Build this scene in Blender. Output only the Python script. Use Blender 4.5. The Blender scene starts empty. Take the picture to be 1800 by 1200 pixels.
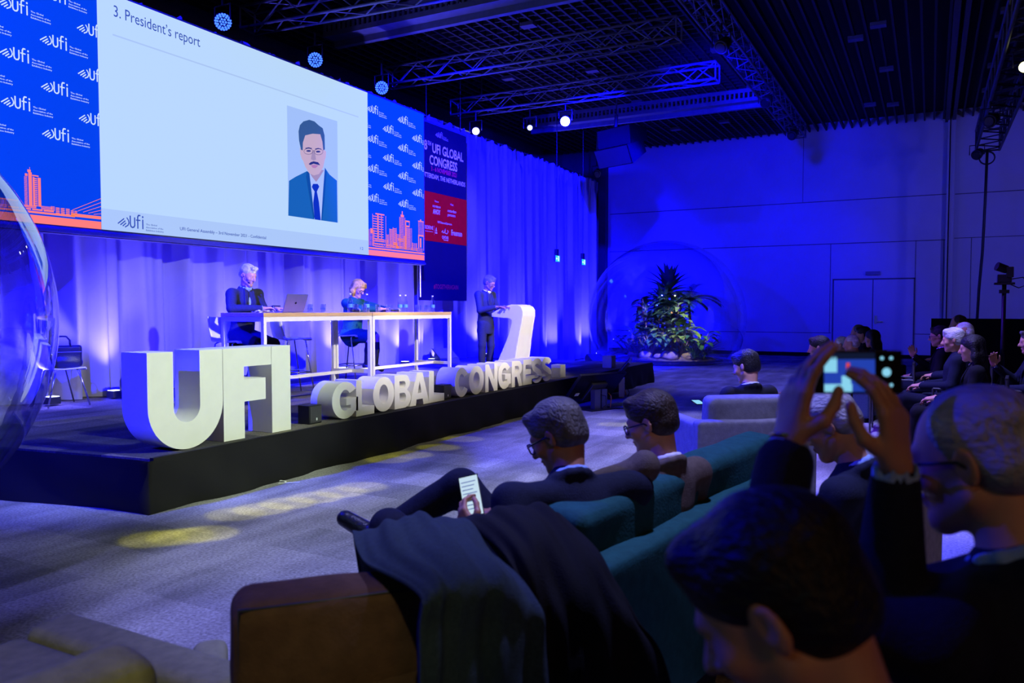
import bpy, bmesh, math, random
import numpy as np
from mathutils import Vector, Matrix, Euler, Quaternion
random.seed(7); np.random.seed(7)
PI = math.pi
C = bpy.context.scene.collection
SC = bpy.context.scene
K = 0.9146          # metres per survey unit of the hall (stage 0.40 m high, hall 7.1 m high)

# ------------------------------------------------------------------ camera
cam_d = bpy.data.cameras.new('camera'); cam = bpy.data.objects.new('camera', cam_d); C.objects.link(cam)
SC.camera = cam
cam_d.sensor_width = 36; cam_d.lens = 27.6; cam_d.clip_start = .05; cam_d.clip_end = 200
cam.location = (0, 0, 1.5)
cam.rotation_euler = (PI/2 - math.atan(57/1380), 0, math.radians(28.04))
cam_d.dof.use_dof = True; cam_d.dof.focus_distance = 9.5; cam_d.dof.aperture_fstop = 3.6

# ------------------------------------------------------------------ world / exposure
w = bpy.data.worlds.new('world'); SC.world = w; w.use_nodes = True
w.node_tree.nodes['Background'].inputs[0].default_value = (.05, .05, .3, 1)
w.node_tree.nodes['Background'].inputs[1].default_value = .012
SC.view_settings.view_transform = 'Standard'; SC.view_settings.look = 'None'
SC.view_settings.exposure = 0.0; SC.view_settings.gamma = 1; SC.view_settings.use_curve_mapping = False

# ------------------------------------------------------------------ lights
BLUE = (.0015, .001, 1); COOL = (.84, 1, .84)
def look(o, tgt):
    d = Vector(tgt) - o.location
    o.rotation_euler = d.to_track_quat('-Z', 'Y').to_euler()
def spot(name, loc, tgt, col, power, ang=60, blend=.6, size=.08):
    l = bpy.data.lights.new(name, 'SPOT'); l.color = col; l.energy = power
    l.spot_size = math.radians(ang); l.spot_blend = blend; l.shadow_soft_size = size
    o = bpy.data.objects.new(name, l); C.objects.link(o); o.location = loc; look(o, tgt); return o
def area(name, loc, tgt, col, power, sx, sy):
    l = bpy.data.lights.new(name, 'AREA'); l.shape = 'RECTANGLE'; l.size = sx; l.size_y = sy; l.color = col; l.energy = power
    o = bpy.data.objects.new(name, l); C.objects.link(o); o.location = loc; look(o, tgt); return o
# white front wash hung under the side truss
spot('front_wash_spot', (1.1, 4.6, 5.2), (-5.3, 4.7, 1.0), COOL, 1900, 24)
spot('front_wash_spot', (.9, 5.9, 5.3), (-6.6, 7.2, 1.4), (1, .94, .84), 3300, 26)
spot('front_wash_spot', (.9, 7.9, 5.3), (-6.6, 9.6, 1.3), (1, .88, .80), 3900, 24)
spot('front_wash_spot', (.9, 9.4, 5.3), (-6.2, 11.6, 1.2), (1, .87, .78), 4600, 19)
spot('banner_spot', (.9, 9.0, 5.3), (-8.9, 13.7, 3.6), (1, .80, .80), 1100, 17)
# blue side and top wash on the stage
spot('blue_side_spot', (-6.6, -3, 6.0), (-6.4, 6.0, 1.0), BLUE, 16000, 36)
spot('blue_top_spot', (-5.6, 1, 5.7), (-9.1, 8, 2.4), BLUE, 38000, 50)
spot('blue_top_spot', (-5.2, 8, 5.7), (-9.1, 14, 2.6), BLUE, 36000, 60)
spot('blue_top_spot', (-5.0, 14, 5.7), (-9.1, 19.5, 2.6), BLUE, 24000, 70)
spot('blue_top_spot', (-5.2, 19, 5.7), (-9.1, 13, 2.0), BLUE, 14000, 60)
for y_ in (4.6, 6.6, 8.6, 10.6, 12.6): spot('curtain_blue_fill', (-8.05, y_, .55), (-9.15, y_, 1.9), (.03, .015, 1), 800, 120, 1, .2)  # added blue fill without fixtures, keeps the curtain evenly blue under the screen
for y_ in (15.5, 18, 20.5): spot('curtain_blue_fill', (-7.9, y_, .4), (-9.15, y_, 2.4), (.02, .01, 1), 700, 120, 1, .2)  # same added fill for the far curtain panels
# blue flood across the far wall
spot('blue_wall_spot', (-7.9, 8.4, 5.75), (-4.8, 26.5, .5), BLUE, 5200, 32, .5, .08)
spot('blue_wall_spot', (-3.2, 13.2, 5.6), (-6.4, 26.5, 5.0), BLUE, 6400, 60, 1, .2)
spot('blue_wall_spot', (-1.0, 14, 5.9), (-2.0, 26.5, 4.0), (.006, .02, 1), 500, 70, 1, .2)
spot('violet_wall_spot', (4.2, 17, 4.2), (2.2, 26.5, 3.6), (.10, .09, 1), 850, 60, .9, .2)
# added warm spot without a fixture, brightens the plants
spot('plant_fill_spot', (-2.6, 14.5, 5.9), (-6.1, 21.0, 1.1), (1, .92, .32), 6000, 17, .6, .06)
# floor washes
spot('floor_wash_spot', (-.6, 3.6, 6.3), (-1.1, 4.3, 0), (.33, .35, 1), 2000, 58, .25, .08)
spot('floor_wash_spot', (-.8, 8.5, 6.0), (-1.3, 8.5, 0), (.32, .31, 1), 2300, 60, .3, .08)
spot('floor_wash_spot', (-3.0, 16, 5.9), (-3.2, 17, 0), (.18, .17, 1), 1000, 80, .8, .1)
spot('floor_wash_spot', (-4.6, .6, 6.0), (-5.2, 2.0, 0), (.22, .22, 1), 420, 26, .3, .08)
spot('floor_edge_spot', (.9, 5.5, 5.4), (-4.0, 4.8, 0), (.90, 1, .50), 560, 36, .5, .08)
spot('floor_edge_spot', (.9, 9.5, 5.4), (-4.0, 9.0, 0), (1, .90, .55), 520, 36, .5, .08)
# hall light behind the camera, warm and dim, and an added cool fill from the camera side, no lamp of the hall
area('hall_work_light', (5, -3.5, 5.6), (-.5, 3, .8), (1, .48, .20), 44, 1.2, 1.2)
area('camera_side_fill', (-3, -5, 5.5), (-1.0, 2.5, .8), (.35, .75, 1), 18, 5, 2)
spot('armchair_fill_spot', (1.5, -2.0, 5.6), (-1.9, 1.35, .5), (1, .95, .50), 420, 20, .8, .1)  # added warm fill aimed at the near armchairs, no fixture behind it
spot('blue_armchair_fill', (-6, 7.5, 5.7), (-1.6, 6.0, .5), BLUE, 15000, 17, .5, .06)  # added blue fill for the left side of the grey armchair
spot('blue_audience_spot', (-5.5, 1.5, 6.2), (-.3, 3, 1), BLUE, 1500, 60, .8, .08)
spot('blue_audience_spot', (-4.6, 9, 5.9), (.6, 9, .8), (.10, .01, 1), 2600, 60, .8, .08)
for tx, ty, p in ((-4.44, 3.38, 55), (-4.33, 3.50, 60), (-4.25, 3.62, 60), (-4.46, 4.08, 50), (-4.40, 4.28, 65), (-4.36, 4.50, 75), (-4.30, 4.74, 70), (-4.24, 4.98, 60), (-4.20, 5.2, 50),
                  (-4.75, 6.3, 40), (-4.70, 6.6, 40), (-4.68, 7.1, 40), (-4.74, 7.7, 40), (-3.35, 9.75, 60), (-3.6, 9.6, 50), (-3.1, 9.9, 50)):
    spot('yellow_patch_fill', (-1.3+.1*ty, ty+.7, 6.2), (tx, ty, 0), (1, .93, .02), p*21, 3.4, .35, .03)  # added narrow beams without fixtures, in rows to form yellow patches on the floor

# ------------------------------------------------------------------ materials
def mat(name, col, rough=.6, metal=0, var=.12, scale=8, bump=0, emit=0, spec=.4, bscale=None, trans=0, coat=0, stretch=None):
    m = bpy.data.materials.new(name); m.use_nodes = True; nt = m.node_tree; b = nt.nodes['Principled BSDF']
    b.inputs['Roughness'].default_value = rough; b.inputs['Metallic'].default_value = metal
    b.inputs['Specular IOR Level'].default_value = spec
    tc = nt.nodes.new('ShaderNodeTexCoord'); mp = nt.nodes.new('ShaderNodeMapping'); nt.links.new(tc.outputs['Object'], mp.inputs[0])
    if stretch: mp.inputs['Scale'].default_value = stretch
    n = nt.nodes.new('ShaderNodeTexNoise'); n.inputs['Scale'].default_value = scale; n.inputs['Detail'].default_value = 4
    nt.links.new(mp.outputs[0], n.inputs['Vector'])
    r = nt.nodes.new('ShaderNodeValToRGB')
    c = np.array(col[:3], float)
    r.color_ramp.elements[0].color = (*(c*(1-var)), 1); r.color_ramp.elements[1].color = (*np.minimum(c*(1+var), 1), 1)
    r.color_ramp.elements[0].position = .3; r.color_ramp.elements[1].position = .7
    nt.links.new(n.outputs[0], r.inputs[0]); nt.links.new(r.outputs[0], b.inputs['Base Color'])
    if bump:
        n2 = nt.nodes.new('ShaderNodeTexNoise'); n2.inputs['Scale'].default_value = bscale or scale*6; n2.inputs['Detail'].default_value = 3
        nt.links.new(mp.outputs[0], n2.inputs['Vector'])
        bp = nt.nodes.new('ShaderNodeBump'); bp.inputs['Strength'].default_value = bump; bp.inputs['Distance'].default_value = .01
        nt.links.new(n2.outputs[0], bp.inputs['Height']); nt.links.new(bp.outputs[0], b.inputs['Normal'])
    if emit:
        b.inputs['Emission Strength'].default_value = emit; nt.links.new(r.outputs[0], b.inputs['Emission Color'])
    if trans: b.inputs['Transmission Weight'].default_value = trans
    if coat: b.inputs['Coat Weight'].default_value = coat
    return m
def emat(name, col, s=1.0, var=0):
    m = bpy.data.materials.new(name); m.use_nodes = True; nt = m.node_tree; b = nt.nodes['Principled BSDF']
    b.inputs['Base Color'].default_value = (.01, .01, .01, 1); b.inputs['Roughness'].default_value = .7; b.inputs['Specular IOR Level'].default_value = .1
    b.inputs['Emission Color'].default_value = (*col, 1); b.inputs['Emission Strength'].default_value = s
    return m
def clear(name, tint=(.85, .9, 1), gloss=1.0, base=.04, rough=.02, power=4, edge=.9):
    m = bpy.data.materials.new(name); m.use_nodes = True; nt = m.node_tree; nt.nodes.clear()
    o = nt.nodes.new('ShaderNodeOutputMaterial'); mx = nt.nodes.new('ShaderNodeMixShader')
    t = nt.nodes.new('ShaderNodeBsdfTransparent'); t.inputs[0].default_value = (*tint, 1)
    g = nt.nodes.new('ShaderNodeBsdfGlossy'); g.inputs['Roughness'].default_value = rough; g.inputs[0].default_value = (gloss, gloss, gloss, 1)
    lw = nt.nodes.new('ShaderNodeLayerWeight'); lw.inputs[0].default_value = .5
    pw = nt.nodes.new('ShaderNodeMath'); pw.operation = 'POWER'; pw.inputs[1].default_value = power; nt.links.new(lw.outputs['Facing'], pw.inputs[0])
    mr = nt.nodes.new('ShaderNodeMapRange'); mr.inputs[3].default_value = base; mr.inputs[4].default_value = edge; nt.links.new(pw.outputs[0], mr.inputs[0])
    nt.links.new(mr.outputs[0], mx.inputs[0]); nt.links.new(t.outputs[0], mx.inputs[1]); nt.links.new(g.outputs[0], mx.inputs[2])
    nt.links.new(mx.outputs[0], o.inputs[0]); return m
def carpet(name, c0, c1, bw, bh, rot=0):
    m = mat(name, c0, .95, spec=.05, bump=.5, scale=3, bscale=180); nt = m.node_tree; b = nt.nodes['Principled BSDF']
    tc = nt.nodes.new('ShaderNodeTexCoord'); mp = nt.nodes.new('ShaderNodeMapping'); mp.inputs['Rotation'].default_value = (0, 0, rot)
    br = nt.nodes.new('ShaderNodeTexBrick'); br.inputs['Scale'].default_value = 1; br.inputs['Brick Width'].default_value = bw
    br.inputs['Row Height'].default_value = bh; br.inputs['Mortar Size'].default_value = 0; br.inputs['Color1'].default_value = (*c0, 1); br.inputs['Color2'].default_value = (*c1, 1)
    nt.links.new(tc.outputs['Object'], mp.inputs[0]); nt.links.new(mp.outputs[0], br.inputs[0])
    n = nt.nodes.new('ShaderNodeTexNoise'); n.inputs['Scale'].default_value = 60; n.inputs['Detail'].default_value = 6
    n3 = nt.nodes.new('ShaderNodeTexNoise'); n3.inputs['Scale'].default_value = 2.2; n3.inputs['Detail'].default_value = 5
    mp2 = nt.nodes.new('ShaderNodeMapping'); mp2.inputs['Scale'].default_value = (1.6, .5, 1); nt.links.new(tc.outputs['Object'], mp2.inputs[0]); nt.links.new(mp2.outputs[0], n3.inputs[0])
    nt.links.new(tc.outputs['Object'], n.inputs[0])
    mth = nt.nodes.new('ShaderNodeMath'); mth.operation = 'MULTIPLY'; nt.links.new(n.outputs[0], mth.inputs[0]); nt.links.new(n3.outputs[0], mth.inputs[1])
    r = nt.nodes.new('ShaderNodeMapRange'); r.inputs[1].default_value = .14; r.inputs[2].default_value = .38; r.inputs[3].default_value = .55; r.inputs[4].default_value = 1.3
    nt.links.new(mth.outputs[0], r.inputs[0])
    mx = nt.nodes.new('ShaderNodeMix'); mx.data_type = 'RGBA'; mx.blend_type = 'MULTIPLY'; mx.inputs[0].default_value = 1
    nt.links.new(br.outputs[0], mx.inputs[6]); nt.links.new(r.outputs[0], mx.inputs[7]); nt.links.new(mx.outputs[2], b.inputs['Base Color'])
    return m
M = {}
def mk(k, *a, **kw): M[k] = mat(k, *a, **kw)
M['floor'] = carpet('hall_carpet', (.40, .39, .39), (.27, .27, .27), .92, .46)
M['stage'] = carpet('stage_carpet', (.20, .18, .14), (.02, .024, .04), 1.15, .46, PI/2)
mk('skirt', (.0075, .007, .0065), .75, scale=3, bump=.25, bscale=2.5, stretch=(1, 1, .35), spec=.25)
mk('black', (.012, .012, .014), .5); mk('matte_black', (.006, .006, .007), .9, spec=.1); mk('dark_grey', (.05, .05, .055), .6, bump=.2, bscale=300)
mk('grey_box', (.22, .22, .22), .6); mk('wall', (.62, .62, .60), .8, var=.03, scale=1.5); mk('wall_trim', (.10, .10, .10), .6)
mk('curtain', (.19, .19, .22), .85, var=.06, scale=2, bump=.12, bscale=14, spec=.15)
mk('white', (.84, .84, .80), .55, var=.02); mk('letter', (.82, .82, .76), .6, var=.02, spec=.25); mk('letter_side', (.80, .80, .78), .6, var=.02, spec=.25)
mk('frame_white', (.82, .80, .76), .4, var=.02); mk('wood', (.62, .40, .17), .45, scale=5, stretch=(14, 1, 14), var=.12)
mk('chrome', (.6, .6, .62), .22, 1, var=.03); mk('alu', (.45, .45, .47), .35, 1, var=.05); mk('truss', (.11, .12, .2), .5, .3); mk('truss_dark', (.07, .07, .075), .5, .5)
mk('plastic_white', (.8, .8, .8), .35, var=.02); mk('leather_black', (.012, .013, .018), .32, bump=.3, bscale=90); mk('screen_black', (.008, .008, .01), .25)
mk('skin', (.55, .27, .16), .5, scale=12, var=.10, bump=.08, bscale=150); mk('skin_light', (.66, .33, .20), .5, scale=12, var=.08, bump=.08, bscale=150)
mk('skin_tan', (.42, .19, .09), .5, scale=12, var=.1, bump=.08, bscale=150)
def hm(k, c, r=.5): mk(k, c, r, scale=40, var=.45, bump=.9, bscale=150, stretch=(1, .25, .6), spec=.35)
hm('hair_white', (.62, .60, .56)); hm('hair_grey', (.11, .10, .09)); hm('hair_dark', (.008, .006, .006)); hm('hair_brown', (.045, .03, .02)); hm('hair_blond', (.50, .30, .05)); hm('hair_greywhite', (.36, .34, .32))
def cloth(k, c, b=.35, s=60, r=.85): mk(k, c, r, scale=s, var=.15, bump=b, bscale=s*4, spec=.15)
cloth('suit_navy', (.012, .015, .032)); cloth('suit_black', (.009, .009, .011)); cloth('suit_charcoal', (.025, .028, .034)); cloth('suit_taupe', (.11, .085, .065)); cloth('trouser_navy', (.010, .012, .026))
cloth('shirt_blue', (.28, .42, .72), .15); cloth('shirt_white', (.72, .72, .76), .15); cloth('dress_green', (.006, .07, .06), .2); cloth('sock_black', (.008, .008, .010), .1)
cloth('velvet_teal', (.012, .075, .070), .25, 25); cloth('velvet_beige', (.30, .25, .19), .25, 25); cloth('velvet_brown', (.075, .040, .022), .25, 25); cloth('velvet_olive', (.22, .22, .12), .25, 25)
cloth('armchair_grey', (.15, .145, .14), .25, 25); cloth('denim', (.028, .045, .058), .9, 90); cloth('coat_black', (.004, .004, .005), .3); cloth('felt_blue', (.05, .07, .16), .3)
mk('glass_frame', (.01, .01, .01), .3); mk('lens', (.9, .9, .9), .1)
M['lens'] = clear('lens', (.92, .94, 1), 1); M['bubble_near'] = clear('bubble_film_near', (.90, .92, 1), .95, .20, .012, 3.0, .9); M['bubble'] = clear('bubble_film', (.95, .96, 1), .9, .085, .012, 2.6, .95); M['glass'] = clear('drinking_glass', (.86, .90, 1), 1, .10, .02, 3)
M['water'] = clear('water', (.75, .85, 1), 1, .06)
mk('soil', (.16, .12, .05), .95, scale=12, var=.5, bump=1, bscale=40); mk('rock', (.30, .22, .10), .9, scale=6, var=.35, bump=.7)
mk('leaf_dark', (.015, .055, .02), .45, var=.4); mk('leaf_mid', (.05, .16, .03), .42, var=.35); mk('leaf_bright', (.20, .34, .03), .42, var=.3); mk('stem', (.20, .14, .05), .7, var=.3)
mk('ceiling', (.010, .010, .012), .8); mk('slat', (.016, .016, .02), .6); mk('downlight', (.09, .09, .11), .4)
M['slide'] = emat('slide_light', (.49, .69, .905), 1); M['slide_foot'] = emat('slide_footer', (.41, .58, .82), 1); M['slide_rule'] = emat('slide_rule', (.40, .56, .80), 1)
M['slide_text'] = emat('slide_text', (.03, .075, .36), 1); M['panel_blue'] = emat('panel_blue', (0, .055, .70), 1); M['panel_orange'] = emat('panel_orange', (1, .21, .035), 1)
M['panel_white'] = emat('panel_white', (.62, .76, 1), 1); M['port_bg'] = emat('portrait_background', (.36, .53, .86), 1); M['port_suit'] = emat('portrait_suit', (.008, .12, .36), 1)
M['port_lapel'] = emat('portrait_lapel', (.004, .075, .26), 1); M['port_shirt'] = emat('portrait_shirt', (.40, .52, .92), 1); M['port_tie'] = emat('portrait_tie', (.003, .03, .42), 1)
M['port_skin'] = emat('portrait_skin', (.55, .40, .46), 1); M['port_skin2'] = emat('portrait_skin_shade', (.36, .27, .36), 1); M['port_hair'] = emat('portrait_hair', (.035, .10, .20), 1); M['port_dark'] = emat('portrait_dark', (.02, .03, .10), 1); M['port_lip'] = emat('portrait_lip', (.45, .20, .36), 1)
M['led_blue'] = emat('led_blue', (.035, .12, 1), 3); M['lamp_yellow'] = emat('lamp_yellow', (1, 1, .40), 8); M['lamp_green'] = emat('lamp_green', (.8, 1, .35), 4); M['lamp_white'] = emat('lamp_white', (.85, .9, 1), 8)
M['exit'] = emat('exit_sign_face', (.02, .55, .62), 1.2); M['exit_white'] = emat('exit_sign_mark', (.75, .95, 1), 1.2); M['phone_screen'] = emat('phone_screen', (.55, .72, .85), 1)
M['uplight'] = emat('uplight_lens', (.5, .55, 1), 5)
mk('banner_navy', (.010, .008, .022), .9, var=.05, spec=.02); mk('banner_red', (.70, .004, .003), .9, var=.05, spec=.02); mk('banner_text', (.85, .72, .35), .7, var=.02); mk('banner_redtext', (.75, .01, .01), .7, var=.02)
mk('gold', (.8, .5, .12), .25, 1); mk('paper', (.75, .75, .78), .7, var=.03); mk('cyan_plate', (.1, .3, .7), .5); mk('label_orange', (.9, .35, .03), .6)

# ------------------------------------------------------------------ object helpers
def tag(o, label=None, cat=None, group=None, kind=None):
    if label: o['label'] = label
    if cat: o['category'] = cat
    if group: o['group'] = group
    if kind: o['kind'] = kind
    return o
def thing(name, label, cat, loc=(0, 0, 0), rz=0, group=None):
    o = bpy.data.objects.new(name, None); C.objects.link(o); o.empty_display_size = .1
    o.location = loc; o.rotation_euler = (0, 0, rz); return tag(o, label, cat, group)
def link(name, me, m, parent=None, local=False):
    o = bpy.data.objects.new(name, me); C.objects.link(o)
    if m is not None:
        for mm in (m if isinstance(m, (list, tuple)) else [m]): me.materials.append(mm if not isinstance(mm, str) else M[mm])
    if parent is not None:
        o.parent = parent
        if not local:
            off = Vector((0, 0, 0)); p = parent
            while p: off += p.location; p = p.parent
            me.transform(Matrix.Translation(-off))
    else:
        n = len(me.vertices); a = np.empty(n*3); me.vertices.foreach_get('co', a); a = a.reshape(-1, 3)
        c = Vector(((a[:, 0].min()+a[:, 0].max())/2, (a[:, 1].min()+a[:, 1].max())/2, a[:, 2].min()))
        me.transform(Matrix.Translation(-c)); o.location = c
    return o
class MB:
    def __init__(s, k=1.0): s.v = []; s.f = []; s.k = k
    def add(s, vs, fs, T=None):
        n = len(s.v)
        for p in vs:
            q = Vector(p)
            if T is not None: q = T @ q
            s.v.append(q)
        s.f += [tuple(i+n for i in f) for f in fs]; return s
    def box(s, a, b, T=None):
        x0, y0, z0 = a; x1, y1, z1 = b
        return s.add([(x0,y0,z0),(x1,y0,z0),(x1,y1,z0),(x0,y1,z0),(x0,y0,z1),(x1,y0,z1),(x1,y1,z1),(x0,y1,z1)],
              [(0,3,2,1),(4,5,6,7),(0,1,5,4),(1,2,6,5),(2,3,7,6),(3,0,4,7)], T)
    def cbox(s, c, h, T=None): return s.box([c[i]-h[i] for i in range(3)], [c[i]+h[i] for i in range(3)], T)
    def tube(s, pts, r, n=8, cap=True, T=None):
        pts = [Vector(p) for p in pts]; rs = r if isinstance(r, (list, tuple)) else [r]*len(pts); vs = []; fs = []
        up = None
        for i, p in enumerate(pts):
            t = (pts[min(i+1, len(pts)-1)] - pts[max(i-1, 0)]).normalized()
            if up is None: up = Vector((0, 0, 1)) if abs(t.z) < .9 else Vector((1, 0, 0))
            a = t.cross(up).normalized(); b = a.cross(t).normalized(); up = b
            for j in range(n):
                q = 2*PI*j/n; vs.append(p + (a*math.cos(q) + b*math.sin(q))*rs[i])
        for i in range(len(pts)-1):
            for j in range(n):
                k = (j+1) % n; fs.append((i*n+j, i*n+k, (i+1)*n+k, (i+1)*n+j))
        if cap: fs.append(tuple(range(n))[::-1]); fs.append(tuple((len(pts)-1)*n+j for j in range(n)))
        return s.add(vs, fs, T)
    def lathe(s, prof, n=24, T=None, capb=True, capt=True):
        vs = []; fs = []
        for r, z in prof:
            for j in range(n): vs.append((r*math.cos(2*PI*j/n), r*math.sin(2*PI*j/n), z))
        for i in range(len(prof)-1):
            for j in range(n): fs.append((i*n+j, i*n+(j+1) % n, (i+1)*n+(j+1) % n, (i+1)*n+j))
        if capb: fs.append(tuple(range(n))[::-1])
        if capt: fs.append(tuple((len(prof)-1)*n+j for j in range(n)))
        return s.add(vs, fs, T)
    def quad(s, a, b, c, d): return s.add([a, b, c, d], [(0, 1, 2, 3)])
    def build(s, name, m, parent=None, smooth=False, bevel=0, local=False, recalc=False, sub=0):
        me = bpy.data.meshes.new(name)
        me.from_pydata([tuple(p*s.k) for p in s.v], [], s.f); me.update()
        if recalc or bevel:
            b = bmesh.new(); b.from_mesh(me)
            if bevel: bmesh.ops.bevel(b, geom=[e for e in b.edges if e.is_manifold and e.calc_face_angle(0) > .5], offset=bevel, segments=2, profile=.7, affect='EDGES')
            bmesh.ops.recalc_face_normals(b, faces=b.faces[:]); b.to_mesh(me); b.free()
        if smooth:
            for p in me.polygons: p.use_smooth = True
        return link(name, me, m, parent, local)
def Tm(loc=(0,0,0), rz=0, rx=0, ry=0, sc=1): return Matrix.Translation(loc) @ Euler((rx, ry, rz)).to_matrix().to_4x4() @ Matrix.Scale(sc, 4)
_tc = {}
def textmesh(s, bold=0.0, res=3, ext=0):
    key = (s, bold, res, ext)
    if key in _tc: return _tc[key]
    c = bpy.data.curves.new('t', 'FONT'); c.body = s; c.size = 1; c.offset = bold; c.resolution_u = res; c.extrude = ext
    o = bpy.data.objects.new('t', c); C.objects.link(o); bpy.context.view_layer.update()
    me = o.to_mesh(); vs = [tuple(v.co) for v in me.vertices]; fs = [tuple(p.vertices) for p in me.polygons]
    o.to_mesh_clear(); bpy.data.objects.remove(o); bpy.data.curves.remove(c)
    a = np.array(vs) if vs else np.zeros((1, 3)); a[:, 0] -= a[:, 0].min()
    _tc[key] = (a, fs); return _tc[key]
def text_yz(mb, s, x, y, z, w, h, bold=0.0, res=3, flip=1):
    """text on a plane facing +X: starts at y, baseline z, width w, cap height h"""
    a, fs = textmesh(s, bold, res); sx = w/max(a[:, 0].max(), 1e-6); sy = h/.70
    mb.add([(x, y+flip*p[0]*sx, z+p[1]*sy) for p in a], fs)
def stroke_yz(mb, pts, wd, x):
    for (a, b) in zip(pts, pts[1:]):
        a = Vector(a); b = Vector(b); d = (b-a).normalized(); n = Vector((-d.y, d.x))*wd/2; a2 = a-d*wd*.2; b2 = b+d*wd*.2
        mb.quad(*[(x, q.x, q.y) for q in (a2-n, b2-n, b2+n, a2+n)])
def rect_yz(mb, x, y0, z0, y1, z1): mb.quad((x, y0, z0), (x, y1, z0), (x, y1, z1), (x, y0, z1))
# ------------------------------------------------------------------ smooth solids (distance fields meshed by surface nets)
V3 = lambda *a: np.array(a if len(a) == 3 else a[0], float)
def nrm(v): v = np.array(v, float); return v/max(np.linalg.norm(v), 1e-9)
class SDF:
    def __init__(s): s.it = []
    def rc(s, a, b, r1, r2=None, k=.02, sq=None, op='+'):
        a = V3(a); b = V3(b); r2 = r1 if r2 is None else r2; R = max(r1, r2)
        def f(P):
            A, B, Q = a, b, P
            if sq is not None:
                ax = nrm(sq[0]); t = sq[1]-1
                Q = P + ((P-a) @ ax)[..., None]*ax*t; B = b + np.dot(b-a, ax)*ax*t
            ba = B-A; h = np.clip(((Q-A) @ ba)/max(ba @ ba, 1e-12), 0, 1)
            return np.linalg.norm(Q-A-h[..., None]*ba, axis=-1) - (r1+(r2-r1)*h)
        s.it.append((op, f, np.minimum(a, b)-R, np.maximum(a, b)+R, k)); return s
    def el(s, c, r, k=.02, R=None, op='+'):
        c = V3(c); r = V3(r); Rm = np.eye(3) if R is None else np.array(R); ext = np.abs(Rm) @ r
        def f(P):
            q = (P-c) @ Rm; k0 = np.linalg.norm(q/r, axis=-1); k1 = np.linalg.norm(q/(r*r), axis=-1)
            return k0*(k0-1)/np.maximum(k1, 1e-9)
        s.it.append((op, f, c-ext, c+ext, k)); return s
    def bx(s, c, h, rd=.02, k=.02, R=None, op='+'):
        c = V3(c); h = V3(h); Rm = np.eye(3) if R is None else np.array(R); ext = np.abs(Rm) @ h
        def f(P):
            q = np.abs((P-c) @ Rm) - (h-rd)
            return np.linalg.norm(np.maximum(q, 0), axis=-1) + np.minimum(q.max(-1), 0) - rd
        s.it.append((op, f, c-ext, c+ext, k)); return s
    def path(s, pts, rs, k=.02, sq=None, op='+'):
        for i in range(len(pts)-1): s.rc(pts[i], pts[i+1], rs[i], rs[i+1], k, sq, op)
        return s
    def xf(s, M4):
        """place everything by a rigid 4x4"""
        Rm = np.array(M4.to_3x3()); t = np.array(M4.translation); out = []
        for op, f, lo, hi, k in s.it:
            cs = np.array([[lo[0] if i & 1 else hi[0], lo[1] if i & 2 else hi[1], lo[2] if i & 4 else hi[2]] for i in range(8)]) @ Rm.T + t
            out.append((op, (lambda P, f=f: f((P-t) @ Rm)), cs.min(0), cs.max(0), k))
        s.it = out; return s
    def join(s, o): s.it += o.it; return s
    def arrays(s, vox, disp=None):
        pos = [i for i in s.it if i[0] == '+']
        lo = np.min([i[2] for i in pos], 0)-3*vox-.01; hi = np.max([i[3] for i in pos], 0)+3*vox+.01
        n = np.ceil((hi-lo)/vox).astype(int)+1
        ax = [lo[d]+vox*np.arange(n[d]) for d in range(3)]
        F = np.full(n, .08, np.float32)
        for op, f, l, h, k in s.it:
            m = max(k, .01)+2*vox
            i0 = np.clip(np.floor((l-m-lo)/vox).astype(int), 0, n); i1 = np.clip(np.ceil((h+m-lo)/vox).astype(int)+1, 0, n)
            if (i1 <= i0).any(): continue
            sl = tuple(slice(i0[d], i1[d]) for d in range(3))
            P = np.stack(np.meshgrid(*[ax[d][sl[d]] for d in range(3)], indexing='ij'), -1)
            d = f(P); o = F[sl]
            if op == '+':
                h_ = np.clip(.5+.5*(o-d)/k, 0, 1); F[sl] = o*(1-h_)+d*h_-k*h_*(1-h_)
            else:
                d = -d; h_ = np.clip(.5-.5*(o-d)/k, 0, 1); F[sl] = o*(1-h_)+d*h_+k*h_*(1-h_)
        if disp is not None:
            near = np.abs(F) < .04; idx = np.argwhere(near); P = lo+vox*idx; F[near] += disp(P).astype(np.float32)
        F[0], F[-1], F[:, 0], F[:, -1], F[:, :, 0], F[:, :, -1] = (.05,)*6
        return nets(F, lo, vox)
    def build(s, name, m, parent=None, vox=.01, local=True, disp=None):
        v, q = s.arrays(vox, disp); me = bpy.data.meshes.new(name)
        me.vertices.add(len(v)); me.vertices.foreach_set('co', v.astype(np.float32).ravel())
        me.loops.add(q.size); me.loops.foreach_set('vertex_index', q.astype(np.int32).ravel())
        me.polygons.add(len(q)); me.polygons.foreach_set('loop_start', np.arange(0, q.size, 4, dtype=np.int32))
        me.polygons.foreach_set('use_smooth', np.ones(len(q), bool)); me.update(calc_edges=True); me.validate()
        return link(name, me, m, parent, local)
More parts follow.
